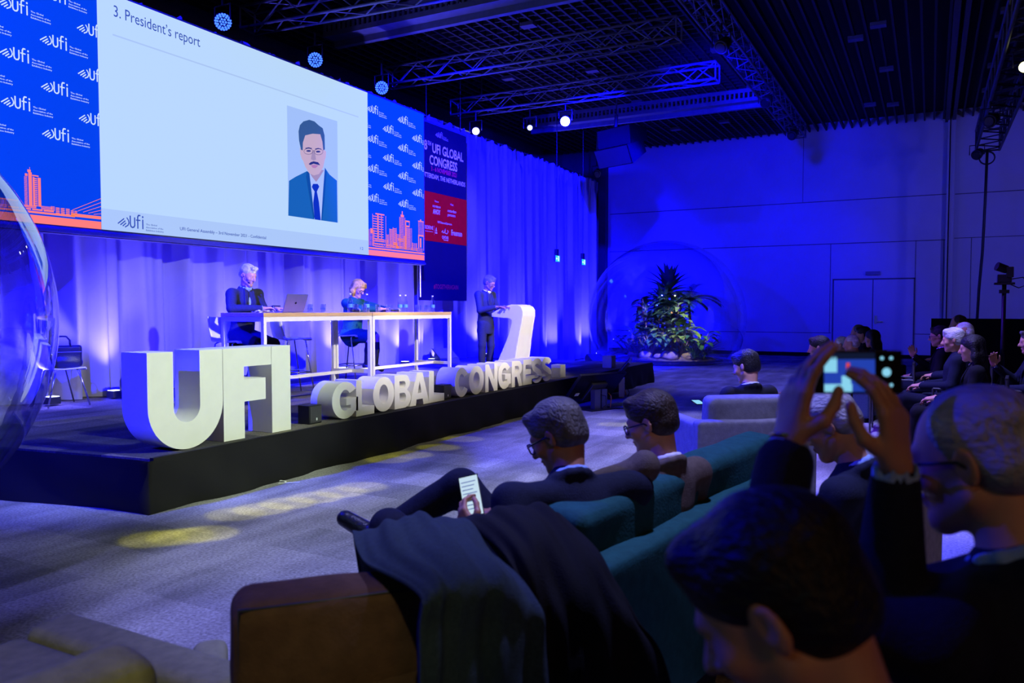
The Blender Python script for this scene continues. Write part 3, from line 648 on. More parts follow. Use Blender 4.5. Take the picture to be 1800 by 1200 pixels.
# speaker boxes on the stage edge
def sbox(x, y, s, m, lb, badge=True):
    r_ = thing('speaker_box', lb, 'speaker', (x*K, y*K, .442*K))
    MB(K).box((x-s*.62, y, .442), (x+s*.2, y+s, .442+s*1.02)).build('cabinet', m, r_, bevel=.008)
    g = MB(K).box((x+s*.2, y+s*.06, .442+s*.06), (x+s*.2+.006, y+s*.94, .442+s*.96)); g.build('grille', 'dark_grey' if m == 'black' else m, r_)
    if badge: MB(K).box((x+s*.2+.006, y+s*.5, .442+s*.18), (x+s*.2+.009, y+s*.6, .442+s*.32)).build('badge', 'plastic_white', r_)
sbox(-5.70, 6.16, .19, 'black', 'small black speaker box on the stage edge between UFI and GLOBAL')
sbox(-5.70, 8.70, .19, 'black', 'small black speaker box on the stage edge between GLOBAL and CONGRESS')
sbox(-5.72, 12.45, .22, 'grey_box', 'grey box on the stage edge just past the last letter', False)
sbox(-5.75, 15.0, .24, 'grey_box', 'grey box at the far end of the stage edge before the plants', False)

# ------------------------------------------------------------------ curtains
def curtain(y0, y1, zb, zt, seed, label, x0=-10.0, amp=1.0):
    r = random.Random(seed); ny = int((y1-y0)/.028); nz = 26; a = [r.uniform(0, 6) for _ in range(6)]; mb = MB(K); vs = []
    f1 = r.uniform(9.0, 12.0); f2 = r.uniform(15, 19)
    for k in range(nz+1):
        t = k/nz
        for i in range(ny+1):
            y = y0+(y1-y0)*i/ny; u = y+.05*math.sin(t*2.2+a[4])*math.sin(y*2.7)
            q_ = u*f1+a[0]+1.1*math.sin(u*2.1+a[1]); p = .10*math.asin(.97*math.sin(q_))/1.4+.04*math.sin(u*f2+a[2]+.5*t)+.012*math.sin(u*33+a[3]+t*3)
            z = zb+(zt-zb)*t
            if k >= nz-1: p = p*.5+.05*math.sin(y*38+a[5]); z += .035*math.sin(y*21+a[1])+.025*math.sin(y*47+a[2])
            vs.append((x0+p*amp*(.85+.3*(1-t)), y, z))
    n = ny+1; mb.add(vs, [(k*n+i, k*n+i+1, (k+1)*n+i+1, (k+1)*n+i) for k in range(nz) for i in range(ny)])
    return tag(mb.build('stage_curtain', 'curtain', smooth=True), label, 'curtain', 'white drapes along the back of the stage')
curtain(2.2, 7.06, .45, 5.95, 1, 'white pleated curtain panel behind the chair with the leather bag')
curtain(6.86, 9.58, .45, 5.95, 2, 'white pleated curtain panel behind the tall letters UFI', -10.03)
curtain(9.40, 11.70, .45, 5.95, 5, 'white pleated curtain panel behind the laptop and the empty stool')
curtain(11.5, 14.40, .45, 5.95, 4, 'white pleated curtain panel behind the seated woman')
curtain(14.20, 17.0, .45, 5.93, 8, 'white pleated curtain panel behind the dark hanging banner')
curtain(16.82, 19.42, .03, 5.93, 6, 'tall white pleated curtain panel behind the lectern', -10.05)
curtain(19.22, 22.02, .03, 5.93, 9, 'tall white pleated curtain panel with the nearer exit sign in front')
curtain(21.9, 25.0, .03, 5.90, 7, 'last tall curtain panel at the far end, with the farther exit sign in front')
rail = MB(K).tube([(-10.1, 2.2, 5.98), (-10.1, 25.05, 5.98)], .03); tag(rail.build('curtain_rail', 'truss_dark', smooth=True), 'dark rail carrying the white stage curtains', 'rail')
post = MB(K).tube([(-10.05, 25.06, 0), (-10.05, 25.06, 6.0)], .035); tag(post.build('curtain_post', 'truss_dark', smooth=True), 'dark upright post at the far end of the white curtains', 'post')
# uplights along the curtain foot
UL = [(5.9, .46), (6.75, .46), (9.1, .46), (11.4, .46), (13.35, .46), (14.35, .46), (16.6, .46), (18.6, .02), (21.0, .02), (23.4, .02)]
un = ['under the chair with the leather bag', 'between the bag chair and the tall U', 'behind the letter F', 'behind the seated woman', 'behind the right end of the second table', 'beside the black wedge speaker under the banner', 'behind the man at the lectern', 'just right of the lectern', 'under the nearer exit sign', 'under the farther exit sign']
for (y, z), t_ in zip(UL, un):
    r_ = thing('floor_uplight', 'small black floor uplight at the curtain foot '+t_, 'uplight', (-9.62*K, y*K, z*K))
    MB(K).box((-9.70, y-.07, z), (-9.56, y+.07, z+.09)).build('housing', 'black', r_, bevel=.006)
    MB(K).box((-9.69, y-.06, z+.09), (-9.57, y+.06, z+.096)).build('lens', 'uplight', r_)
    spot('uplight_beam', (-9.63*K, y*K, (z+.12)*K), (-9.93*K, y*K, 3.2*K), (.16, .13, 1), 800, 80, 1, .03)

# ------------------------------------------------------------------ projection screen
X0 = -9.40; ZB, ZT = 2.66, 5.69; YL, Y1, Y2, YR = 4.57, 6.45, 11.87, 13.73
scn = thing('projection_screen', 'wide glowing screen showing a president report slide between blue skyline panels', 'screen', (-9.45*K, 9.15*K, 2.55*K))
fr = MB(K).box((-9.52, YL-.05, ZB-.10), (X0-.006, YR+.03, ZT+.03)); fr.build('frame', 'dark_grey', scn)
rl = MB(K).box((-9.50, YL-.05, ZB-.085), (X0+.02, YR+.03, ZB-.045)); rl.build('bottom_rail', 'alu', scn)
mb = MB(K); rect_yz(mb, X0, YL, ZB, YR, ZT); pb = mb.build('blue_panel', 'panel_blue', scn)
# skyline prints
mb = MB(K); xo = X0+.004
rect_yz(mb, xo, YL, ZB, Y1, 2.755); rect_yz(mb, xo, YL, 2.775, 6.1, 2.80); rect_yz(mb, xo, 6.05, 2.785, Y1, 2.825)
def windows(y0, z0, y1, z1, nz, frac=.5, ny=1, yfrac=.8):
    for k in range(nz):
        for j in range(ny):
            a = y0+(y1-y0)*j/ny; b = a+(y1-y0)/ny*yfrac; c = z0+(z1-z0)*k/nz; rect_yz(mb, xo, a, c, b, c+(z1-z0)/nz*frac)
windows(5.49, 2.86, 5.535, 3.20, 22, .45); rect_yz(mb, xo, 5.54, 2.86, 5.58, 3.25); rect_yz(mb, xo, 5.50, 3.20, 5.53, 3.23); rect_yz(mb, xo, 5.53, 3.25, 5.57, 3.28)
rect_yz(mb, xo, 5.59, 2.86, 5.61, 3.20); windows(5.61, 2.86, 5.65, 3.20, 15, .55); rect_yz(mb, xo, 5.65, 2.86, 5.685, 3.20); rect_yz(mb, xo, 5.585, 3.21, 5.66, 3.225); rect_yz(mb, xo, 5.555, 3.28, 5.56, 3.31)
windows(5.19, 2.83, 5.42, 2.90, 1, 1, 14, .3); rect_yz(mb, xo, 4.9, 2.895, 5.42, 2.91); windows(4.9, 2.81, 5.30, 2.845, 2, .6, 4, .9); windows(5.3, 2.81, 5.85, 2.83, 1, .9, 4, .9); windows(5.48, 2.835, 5.66, 2.865, 2, .7); windows(5.68, 2.83, 5.85, 2.875, 5, .5)
windows(5.86, 2.80, 6.05, 2.88, 4, .6, 3, .75); windows(5.8, 2.83, 5.86, 2.885, 5, .5); windows(6.05, 2.81, 6.14, 2.865, 3, .6, 2, .8)
for q in range(5): stroke_yz(mb, [(6.07+q*.07, 2.865-.006*q), (6.47, 3.06-.05*q)], .006, xo)
# right panel skyline
rect_yz(mb, xo, Y2, ZB, YR, 2.765); rect_yz(mb, xo, Y2, 2.785, YR, 2.815)
def bld(y0, y1, z1, nz, ny=1, fr=.35, z0=2.84, yf=.8, edge=True):
    windows(y0, z0, y1, z1, nz, fr, ny, yf)
    if edge:
        for q in (y0, y1-.012): rect_yz(mb, xo, q, z0, q+.012, z1)
bld(12.00, 12.42, 3.45, 13, 1, .3); rect_yz(mb, xo, 12.15, 2.98, 12.185, 3.46); rect_yz(mb, xo, 12.27, 2.98, 12.285, 3.45); rect_yz(mb, xo, 12.09, 3.45, 12.37, 3.475)
bld(11.89, 12.05, 3.15, 3, 4, .9, yf=.25); rect_yz(mb, xo, 11.93, 3.08, 12.01, 3.17); windows(12.08, 2.93, 12.5, 2.99, 1, 1, 13, .45); windows(12.08, 2.87, 12.62, 2.905, 1, 1, 10, .5); windows(12.08, 2.835, 12.7, 2.86, 2, .4)
bld(12.44, 12.50, 3.10, 10); bld(12.53, 12.63, 3.22, 16, 1, .5); bld(12.64, 12.76, 3.25, 14, 1, .5); bld(12.74, 12.88, 3.14, 12, 1, .4)
bld(12.86, 13.05, 3.48, 26, 1, .4); rect_yz(mb, xo, 12.90, 3.48, 13.01, 3.53); rect_yz(mb, xo, 12.94, 3.53, 12.97, 3.60)
rect_yz(mb, xo, 13.06, 2.84, 13.085, 3.43); rect_yz(mb, xo, 13.06, 3.40, 13.21, 3.43); rect_yz(mb, xo, 13.06, 3.30, 13.20, 3.33); rect_yz(mb, xo, 13.19, 3.3, 13.205, 3.43); bld(13.08, 13.28, 3.29, 22, 1, .45)
bld(13.0, 13.08, 3.12, 14, 1, .5); bld(13.29, 13.46, 3.00, 8, 3, .5, yf=.6); windows(12.6, 2.84, 13.5, 2.90, 3, .4, 7, .8); windows(12.66, 2.90, 12.82, 2.96, 2, .8); rect_yz(mb, xo, 12.76, 2.845, 12.84, 2.90)
rect_yz(mb, xo, 12.80, 3.03, 12.99, 3.05); rect_yz(mb, xo, 12.80, 2.99, 12.99, 3.005)
rect_yz(mb, xo, 13.51, 3.45, 13.71, 3.47); bld(13.52, 13.70, 3.45, 3, 6, .95, z0=3.18, yf=.2); rect_yz(mb, xo, 13.51, 2.9, 13.54, 3.18); rect_yz(mb, xo, 13.54, 3.15, 13.71, 3.18); rect_yz(mb, xo, 13.57, 2.92, 13.62, 3.11); rect_yz(mb, xo, 13.70, 2.86, 13.712, 3.17); rect_yz(mb, xo, 13.58, 3.47, 13.62, 3.50); windows(13.45, 2.83, 13.72, 2.91, 5, .3)
mb.build('skyline_print', 'panel_orange', pb)
# association logo, stamped
def logo(mb, y, z, s, x, textw=True):
    """y = left end of the fan, z = foot of the word, s = scale (1 = 0.58 wide)"""
    T = lambda a, b: (y+a*s, z+b*s)
    for a0, b0, a1, b1 in ((0, .055, .075, .115), (.03, .042, .09, .092), (.06, .032, .10, .068)): stroke_yz(mb, [T(a0, b0), T(a1, b1)], .013*s, x)
    stroke_yz(mb, [T(.088, .022), T(.125, .045), T(.138, .075), T(.130, .105), T(.112, .13)], .013*s, x)
    stroke_yz(mb, [T(.155, .155), T(.155, .06), T(.163, .035), T(.18, .025), T(.20, .03), T(.212, .05), T(.212, .14)], .016*s, x)
    stroke_yz(mb, [T(.252, .02), T(.252, .15), T(.262, .172), T(.285, .172)], .016*s, x); stroke_yz(mb, [T(.232, .115), T(.285, .115)], .014*s, x)
    stroke_yz(mb, [T(.318, .02), T(.318, .125)], .016*s, x); stroke_yz(mb, [T(.318, .15), T(.318, .165)], .018*s, x)
    if textw:
        for i, (tx, w_) in enumerate((('The Global', .15), ('Association of the', .235), ('Exhibition Industry', .24))): text_yz(mb, tx, x, y+.36*s, z+(.068-.034*i)*s, w_*s, .019*s, .012, 1)
mb = MB(K)
for i in range(-4, 4):
    for j in range(-8, 9):
        y = 5.72+.465*i; z = 4.78-.275*i-.555*j
        if y < 4.6 or y > 6.4 or z < 3.6 or z > ZT-.18: continue
        logo(mb, y, z, 1, xo)
for i in range(-2, 4):
    for j in range(-8, 9):
        y = 11.86+.485*i; z = 5.33-.275*i-.555*j
        if y < 11.3 or y > 13.6 or z < 3.6 or z > ZT-.17: continue
        n0 = len(mb.v); logo(mb, y, z, 1, xo)
        for q in mb.v[n0:]: q.y = min(q.y, YR-.004)
mb.build('logo_print', 'panel_white', pb)
# slide
mb = MB(K); rect_yz(mb, X0+.008, Y1, ZB, Y2, ZT); sl = mb.build('slide', 'slide', scn)
mb = MB(K); rect_yz(mb, X0+.010, Y1, ZB, Y2, 2.93); mb.build('footer_band', 'slide_foot', sl)
mb = MB(K); rect_yz(mb, X0+.010, 6.66, 5.17, 11.6, 5.19); mb.build('heading_rule', 'slide_rule', sl)
mb = MB(K); xt = X0+.013
text_yz(mb, '3. President\u2019s report', xt, 6.68, 5.42, 1.36, .145, .0, 3)
logo(mb, 6.68, 2.695, 1.15, xt); text_yz(mb, 'UFI General Assembly \u2013 3rd November 2021 - Confidential', xt, 7.64, 2.755, 1.63, .045, .01, 2); text_yz(mb, '12', xt, 11.62, 2.745, .09, .05, 0, 2)
mb.build('slide_text', 'slide_text', sl)
# portrait on the slide
def PT(p):
    x, y = p; t0 = 72+(x-115)*.323; t1 = 1045+(x-147)*.14; t = (y-t0)/(t1-t0); xx = x-.033*(y-72); s = (xx-115)/432
    return (9.77+1.24*s, 4.98-1.80*t)
def ppoly(pts, m, lvl, nm): 
    q = [PT(p) for p in pts]; x = X0+.011+.001*lvl
    vs, fs = ext_poly([q], x, .0004); MB(K).add(vs, fs).build(nm, m, prt)
def ell(cx, cy, rx, ry, n=16): return [(cx+rx*math.cos(2*PI*i/n), cy+ry*math.sin(2*PI*i/n)) for i in range(n)]
mb = MB(K); rect_yz(mb, X0+.011, 9.77, 3.18, 11.01, 4.98); prt = mb.build('portrait_photo', 'port_bg', scn)
ppoly([(146,738),(200,700),(292,650),(330,760),(365,1075),(147,1045)], 'port_suit', 1, 'portrait_jacket'); ppoly([(446,618),(490,680),(560,735),(574,1103),(425,1083),(430,800)], 'port_suit', 1, 'portrait_jacket')
ppoly([(292,650),(330,690),(372,745),(420,690),(446,620),(447,800),(428,1083),(365,1075),(325,800)], 'port_shirt', 2, 'portrait_shirt')
ppoly([(292,650),(312,665),(365,1060),(355,1070),(315,860),(285,700)], 'port_lapel', 3, 'portrait_lapel'); ppoly([(446,620),(462,660),(450,900),(432,1083),(424,1083),(436,800)], 'port_lapel', 3, 'portrait_lapel')
ppoly([(345,762),(385,762),(400,785),(380,830),(400,920),(420,1083),(366,1075),(350,930),(360,830),(335,790)], 'port_tie', 4, 'portrait_tie')
ppoly([(300,640),(440,640),(400,705),(372,745),(335,700)], 'port_skin2', 3, 'portrait_neck')
ppoly([(228,445),(250,450),(265,565),(246,545),(232,500)], 'port_skin', 3, 'portrait_ear'); ppoly([(436,462),(455,478),(452,530),(440,560)], 'port_skin', 3, 'portrait_ear')
ppoly([(248,335),(330,318),(400,325),(428,380),(440,470),(442,560),(430,620),(395,675),(350,688),(310,668),(275,610),(252,545),(238,470)], 'port_skin', 4, 'portrait_face')
ppoly([(236,462),(218,380),(212,300),(222,245),(250,212),(300,197),(345,212),(380,245),(418,272),(436,335),(442,458),(428,468),(418,390),(398,325),(330,320),(268,335),(250,400),(250,468)], 'port_hair', 5, 'portrait_hair')
ppoly([(302,588),(322,570),(345,563),(385,572),(403,598),(375,592),(345,584),(318,596)], 'port_dark', 5, 'portrait_moustache'); ppoly([(322,598),(350,592),(388,600),(362,624),(338,620)], 'port_lip', 5, 'portrait_lips')
ppoly([(330,475),(352,470),(366,548),(345,556),(322,545)], 'port_skin2', 5, 'portrait_nose')
for cx, cy in ((300, 472), (382, 478)): ppoly(ell(cx, cy, 20, 8), 'port_dark', 6, 'portrait_eye'); ppoly([(cx-28, cy-26), (cx, cy-32), (cx+28, cy-24), (cx+26, cy-18), (cx, cy-24), (cx-26, cy-19)], 'port_dark', 6, 'portrait_eyebrow')
gp = MB(K)
for cx, cy in ((298, 476), (386, 480)):
    e_ = [PT(p) for p in ell(cx, cy, 38, 26, 20)]; stroke_yz(gp, e_+[e_[0]], .006, X0+.018)
stroke_yz(gp, [PT((336, 470)), PT((348, 470))], .006, X0+.018); gp.build('portrait_glasses', 'port_dark', prt)

# ------------------------------------------------------------------ hanging banner
bn = thing('hanging_banner', 'tall navy and red congress banner hanging beside the screen', 'banner', (-9.7*K, 14.95*K, 1.83*K))
MB(K).box((-9.74, 14.0, 1.83), (-9.70, 15.93, 5.69)).build('cloth', 'banner_navy', bn)
mb = MB(K); rect_yz(mb, -9.697, 14.0, 3.13, 15.93, 4.20); mb.build('red_block', 'banner_red', bn)
mb = MB(K); xb = -9.692
logo(mb, 14.62, 5.42, .85, xb)
text_yz(mb, '88', xb, 14.04, 5.09, .25, .20, .02); text_yz(mb, 'TH', xb, 14.31, 5.20, .13, .09, .01); text_yz(mb, 'UFI GLOBAL', xb, 14.49, 5.07, 1.29, .20, .02); text_yz(mb, 'CONGRESS', xb, 14.38, 4.80, 1.13, .20, .02)
text_yz(mb, 'ROTTERDAM, THE NETHERLANDS', xb, 14.03, 4.50, 1.83, .10, .012)
text_yz(mb, 'Venue', xb, 14.57, 4.00, .16, .04); text_yz(mb, 'Host', xb, 15.22, 4.00, .12, .04); text_yz(mb, 'ROTTERDAM', xb, 14.5, 3.88, .30, .04, .01); text_yz(mb, 'AHOY', xb, 14.5, 3.74, .30, .10, .03)
text_yz(mb, 'rotterdam', xb, 15.1, 3.84, .36, .06, .01); text_yz(mb, 'partners', xb, 15.1, 3.75, .32, .06, .01); text_yz(mb, 'UFI Diamond Sponsors', xb, 14.69, 3.55, .58, .045, .01)
text_yz(mb, 'REDEFINE', xb, 14.18, 3.38, .33, .08); rect_yz(mb, xb, 14.19, 3.33, 14.5, 3.335); rect_yz(mb, xb, 14.55, 3.28, 14.553, 3.48); mb.add([(xb, 14.60, 3.36), (xb, 14.66, 3.36), (xb, 14.63, 3.45)], [(0, 1, 2)]); rect_yz(mb, xb, 14.59, 3.31, 14.67, 3.34)
stroke_yz(mb, [(14.85, 3.36), (14.90, 3.40), (14.90, 3.35), (14.96, 3.36), (15.0, 3.45), (14.99, 3.35), (15.07, 3.34), (15.12, 3.39), (15.09, 3.42)], .016, xb); text_yz(mb, 'QATAR', xb, 14.86, 3.22, .27, .065, .01); rect_yz(mb, xb, 14.93, 3.185, 15.12, 3.20)
text_yz(mb, 'Freeman', xb, 15.25, 3.33, .46, .12, .02)
mb.build('lettering', 'banner_text', bn)
mb = MB(K); text_yz(mb, '3 - 6 NOVEMBER 2021', xb, 14.44, 4.665, 1.04, .10, .015); text_yz(mb, '#TOGETHERAGAIN', xb, 14.52, 2.09, 1.02, .10, .012); mb.build('red_lettering', 'banner_redtext', bn)
MB(K).tube([(-9.72, 14.3, 5.69), (-9.72, 14.3, 7.8)], .008).tube([(-9.72, 15.7, 5.69), (-9.72, 15.7, 7.8)], .008).box((-9.75, 14.0, 5.68), (-9.69, 15.93, 5.72)).build('hanger', 'black', bn)
MB(K).tube([(-9.66, 13.96, 1.9), (-9.66, 13.96, 5.75)], .018).build('side_pole', 'alu', bn, smooth=True)

# ------------------------------------------------------------------ exit signs
for y, t_ in ((20.15, 'nearer'), (22.03, 'farther')):
    r_ = thing('exit_sign', '%s green exit sign hanging on a rod in front of the curtain' % t_, 'exit sign', (-9.3*K, y*K, 3.0*K))
    MB(K).box((-9.33, y-.15, 2.96), (-9.28, y+.15, 3.15)).build('housing', 'dark_grey', r_)
    mb = MB(K); rect_yz(mb, -9.277, y-.14, 2.97, y+.14, 3.14); f_ = mb.build('face', 'exit', r_)
    mb = MB(K); stroke_yz(mb, [(y-.10, 3.055), (y-.02, 3.055)], .025, -9.274); mb.add([(-9.274, y-.12, 3.055), (-9.274, y-.07, 3.01), (-9.274, y-.07, 3.10)], [(0, 1, 2)])
    stroke_yz(mb, [(y+.02, 2.99), (y+.02, 3.12), (y+.09, 3.12), (y+.09, 2.99)], .018, -9.274); stroke_yz(mb, [(y+.055, 3.0), (y+.05, 3.05), (y+.06, 3.09)], .03, -9.274); mb.build('pictogram', 'exit_white', f_)
    MB(K).box((-9.36, y-.06, 3.15), (-9.27, y+.06, 3.32)).tube([(-9.31, y, 3.3), (-9.31, y, 7.80)], .012).build('rod', 'black', r_)

# ------------------------------------------------------------------ trusses, beams, lamps
def truss(name, p0, p1, wdt, hgt, m, label, nb=None, r=.026, cat='truss'):
    p0 = Vector(p0); p1 = Vector(p1); d = (p1-p0); L = d.length; d.normalize(); s = d.cross(Vector((0, 0, 1))).normalized()*wdt/2; h = Vector((0, 0, hgt/2))
    if abs(d.z) > .9: s = Vector((wdt/2, 0, 0)); h = Vector((0, hgt/2, 0))
    r_ = thing(name, label, cat, p0*K); c = MB(K); b = MB(K); cs = [s+h, -s+h, -s-h, s-h]
    for q in cs: c.tube([p0+q, p1+q], r, 8)
    c.build('chords', m, r_, smooth=True); nb = nb or int(L/.45)
    for f_ in range(4):
        a, e = cs[f_], cs[(f_+1) % 4]
        for i in range(nb): b.tube([p0+d*(L*i/nb)+(a if i % 2 else e), p0+d*(L*(i+1)/nb)+(e if i % 2 else a)], r*.5, 5, False)
    for t in (0, 1):
        for f_ in range(4): b.tube([p0+d*L*t+cs[f_], p0+d*L*t+cs[(f_+1) % 4]], r*.7, 5, False)
    b.build('braces', m, r_)
    ch_ = MB(K)
    for t in (.12, .5, .88): q = p0+d*L*t; ch_.tube([q+Vector((0, 0, hgt/2)), Vector((q.x, q.y, 7.728))], .012, 6)
    ch_.build('hoist_chain', 'black', r_); return r_
truss('lighting_truss', (-10.6, 10.1, 6.66), (-4.1, 10.6, 6.66), .36, .36, 'truss', 'cross truss nearest the camera, above the left part of the screen')
truss('lighting_truss', (-10.6, 14.1, 6.68), (-4.1, 14.1, 6.68), .36, .36, 'truss', 'second cross truss, starting above the right end of the screen')
truss('lighting_truss', (-10.7, 17.0, 6.68), (-4.1, 17.0, 6.68), .36, .36, 'truss', 'third cross truss, above the glowing yellow spotlight')
truss('main_truss', (-3.75, 3.0, 7.2), (-3.75, 26.2, 7.2), .40, .40, 'truss', 'long truss running the length of the hall towards the blue wall')
truss('side_truss', (1.28, 8.0, 6.2), (1.28, 25.0, 6.2), .55, .55, 'truss_dark', 'long dark truss near the right edge, ending above the thin hanging cable', r=.035)
def beam(y, label, x0=-10.8, x1=-4.0, z=6.95):
    r_ = thing('perforated_beam', label, 'beam', (x0*K, y*K, z*K)); mb = MB(K)
    mb.box((x0, y+.30, z), (x1, y+.42, z+.16)); mb.box((x0, y-.02, z+.12), (x1, y+.42, z+.17)); mb.box((x0, y-.04, z+.10), (x1, y, z+.20)); mb.box((x0, y-.04, z+.34), (x1, y, z+.44))
    n = int((x1-x0)/.12)
    for i in range(n): mb.box((x0+i*.12, y-.035, z+.2), (x0+i*.12+.05, y, z+.34))
    mb.build('steel', 'truss', r_)
beam(12.3, 'perforated steel beam under the ceiling between the first two trusses'); beam(21.2, 'perforated steel beam by the hanging loudspeaker, farthest from the camera')
def aim(loc, tgt):
    return Matrix.Translation(Vector(loc)) @ (Vector(tgt)-Vector(loc)).to_track_quat('Z', 'Y').to_matrix().to_4x4()
def par(loc, tgt, m, label, r=.13, led=True, nm='par_light', top=None):
    r_ = thing(nm, label, 'stage light', Vector(loc)*K); T = aim(loc, tgt)
    MB(K).lathe([(r*.35, -.26), (r*.8, -.22), (r, -.05), (r*1.05, .0), (r*1.05, .03), (r*.95, .03)], 20, T).build('housing', 'black', r_, smooth=True)
    mb = MB(K)
    if led:
        for ring, n in ((0, 1), (.33, 6), (.66, 12), (.88, 18)):
            for i in range(n):
                a = 2*PI*i/n; mb.lathe([(r*.13, .034), (r*.13, .045)], 8, T @ Matrix.Translation((r*ring*math.cos(a), r*ring*math.sin(a), 0)))
    else: mb.lathe([(r*.85, .032), (r*.7, .05)], 20, T)
    mb.build('lens', m, r_)
    lx, ly, lz = loc; MB(K).tube([(lx-.17, ly, lz), (lx-.17, ly, lz+.25), (lx+.17, ly, lz+.25), (lx+.17, ly, lz)], .014, 6).tube([(lx, ly, lz+.25), (lx, ly, top or lz+.48)], .02, 6).build('yoke', 'black', r_)
tgt = (-2, 4, 1.5)
par((-9.9, 8.92, 6.15), tgt, 'led_blue', 'blue glowing stage light nearest the camera above the screen'); par((-9.9, 11.02, 6.14), tgt, 'led_blue', 'middle blue glowing stage light above the screen'); par((-9.9, 12.97, 6.12), tgt, 'led_blue', 'blue glowing stage light at the right end of the screen top')
par((-9.98, 16.84, 6.02), (0, 0, 1.6), 'lamp_yellow', 'brilliant yellow spotlight beside the banner top', .10, False, 'spotlight'); par((-8.66, 17.18, 6.03), (0, 0, 1.6), 'lamp_green', 'small yellow-green spotlight right of the brilliant one', .07, False, 'spotlight')
par((-7.72, 17.18, 6.08), (-3, 2, 1.6), 'lamp_white', 'white glowing spotlight on the third truss', .13, False, 'spotlight'); par((1.30, 15.6, 5.64), (-1, 1, 1.5), 'lamp_yellow', 'glowing yellow-white spotlight on the dark side truss', .10, False, 'spotlight')
for (x, y, z, tg, lb) in ((1.005, 19, 5.5, (-5, 8, .5), 'unlit black spotlight hanging under the dark side truss, farther one'), (-3.55, 15.0, 6.54, (-6, 8, .5), 'unlit black spotlight clamped to the long truss, nearer one'), (-3.55, 19.5, 6.54, (-6, 12, .5), 'unlit black spotlight clamped to the long truss, middle one'), (-3.55, 23.5, 6.54, (-6, 14, .5), 'unlit black spotlight near the far end of the long truss'), (1.005, 24.3, 5.72, (-3, 16, 1), 'unlit black box light at the far end of the dark side truss'), (-9.9, 24.6, 6.15, (-8, 15, 1), 'unlit black spotlight above the far end of the curtain')):
    par((x, y, z), tg, 'screen_black', lb, .13, False, 'spotlight', 7.8 if x < -9 else None)
lens_p = thing('blinder_panel', 'pale flat panel light on the dark side truss', 'stage light', (1.55*K, 14.3*K, 5.7*K)); MB(K).cbox((0, 0, 0), (.20, .04, .18), Tm((1.55, 14.3, 5.72), .3, .5)).build('panel', 'frame_white', lens_p, bevel=.004)
# line array
M['array'] = mat('array_black', (.003, .003, .004), .95, spec=.02)
la = thing('line_array_speaker', 'black two box loudspeaker cluster hanging from the ceiling before the blue wall', 'loudspeaker', (-7.5*K, 20.0*K, 5.5*K))
for i, (dz, dy, rx) in enumerate(((0, 0, .12), (-.52, -.12, .45))):
    T = Tm((-7.55, 20.0+dy*.5, 6.22+dz), math.radians(-22), rx)
    mb = MB(K).add([(-.60, -.02, .26), (.60, -.02, .26), (.60, .62, .18), (-.60, .62, .18), (-.60, -.02, -.26), (.60, -.02, -.26), (.60, .62, -.16), (-.60, .62, -.16)], [(0, 1, 2, 3), (7, 6, 5, 4), (4, 5, 1, 0), (5, 6, 2, 1), (6, 7, 3, 2), (7, 4, 0, 3)], T)
    cb = mb.build('cabinet', 'array', la, recalc=True)
    MB(K).add([(-.58, -.035, .24), (.58, -.035, .24), (.58, -.035, -.24), (-.58, -.035, -.24)], [(0, 1, 2, 3)], T).build('grille', 'black', cb)
MB(K).tube([(-7.55, 20.1, 6.5), (-7.55, 20.15, 6.85)], .05).tube([(-7.55, 20.15, 6.85), (-7.55, 20.15, 7.7)], .02).build('chain_hoist', 'truss_dark', la)
# ceiling fittings
CLs = [(-4.3,15.3),(-6.0,19.5),(-4.5,18.7),(-7.7,18.8),(-7.7,22.3),(-4.4,22.3),(-4.4,26.2),(-6.0,25.9),(-7.7,26.2),(-1.6,19.4),(-1.1,18.7),(-1.1,22.2),(-1.7,25.8),(-1.1,26.1),(-9.9,18.4),(-7.7,15.2),(1.3,19.0),(1.3,20.6),(1.3,23.1),(1.3,25.6)]
for i, (x, y) in enumerate(CLs):
    r_ = thing('ceiling_fitting', 'small grey fitting set between the dark ceiling slats', 'ceiling fitting', (x*K, y*K, 7.6*K), 0, 'grey fittings in the slatted ceiling')
    MB(K).box((x-.16, y-.11, 7.66), (x+.16, y+.11, 7.74)).build('housing', 'downlight', r_)

# ------------------------------------------------------------------ far right: partition, cable, tripod camera
mb = MB(K).box((.02, 20, 0), (1.80, 20.1, 1.43)); tag(mb.build('partition_panel', 'matte_black'), 'low black partition behind the seated row at the right', 'partition')
cb = MB(K).tube([(1.27, 24.9, 5.95), (1.25, 24.95, 4.5), (1.22, 25, 3.2), (1.16, 25, 2.2), (1.12, 25, 1.0), (1.10, 25, .02)], .035, 8); tag(cb.build('hanging_cable', 'black', smooth=True), 'thin black cable hanging from the dark side truss to the floor', 'cable')
cl = MB(K)
for q in range(3): cl.tube([(1.27+.18*math.cos(a+q), 24.9+.03*q, 5.72+.17*math.sin(a+q)) for a in np.linspace(0, 5.6, 16)], .018, 6)
tag(cl.build('cable_coil', 'black', smooth=True), 'small coil of black cable under the end of the dark side truss', 'cable coil')
tp = thing('camera_tripod', 'tall thin black stand with a small video camera on top, at right', 'tripod', (.74, 10.6, 0))
mb = MB().tube([(.74, 10.6, .35), (.74, 10.6, 1.78)], .022).tube([(.74, 10.6, 1.2), (.74, 10.6, 1.78)], .014)
mb.build('column', 'black', tp, smooth=True)
for a in (0.3, 2.4, 4.5): MB().tube([(.74, 10.6, .75), (.74+.4*math.cos(a), 10.6+.4*math.sin(a), .01)], .014).build('leg', 'black', tp)
MB().cbox((.74, 10.6, 1.79), (.10, .06, .012)).cbox((.74, 10.6, 1.70), (.05, .03, .02)).build('mounting_plate', 'black', tp)
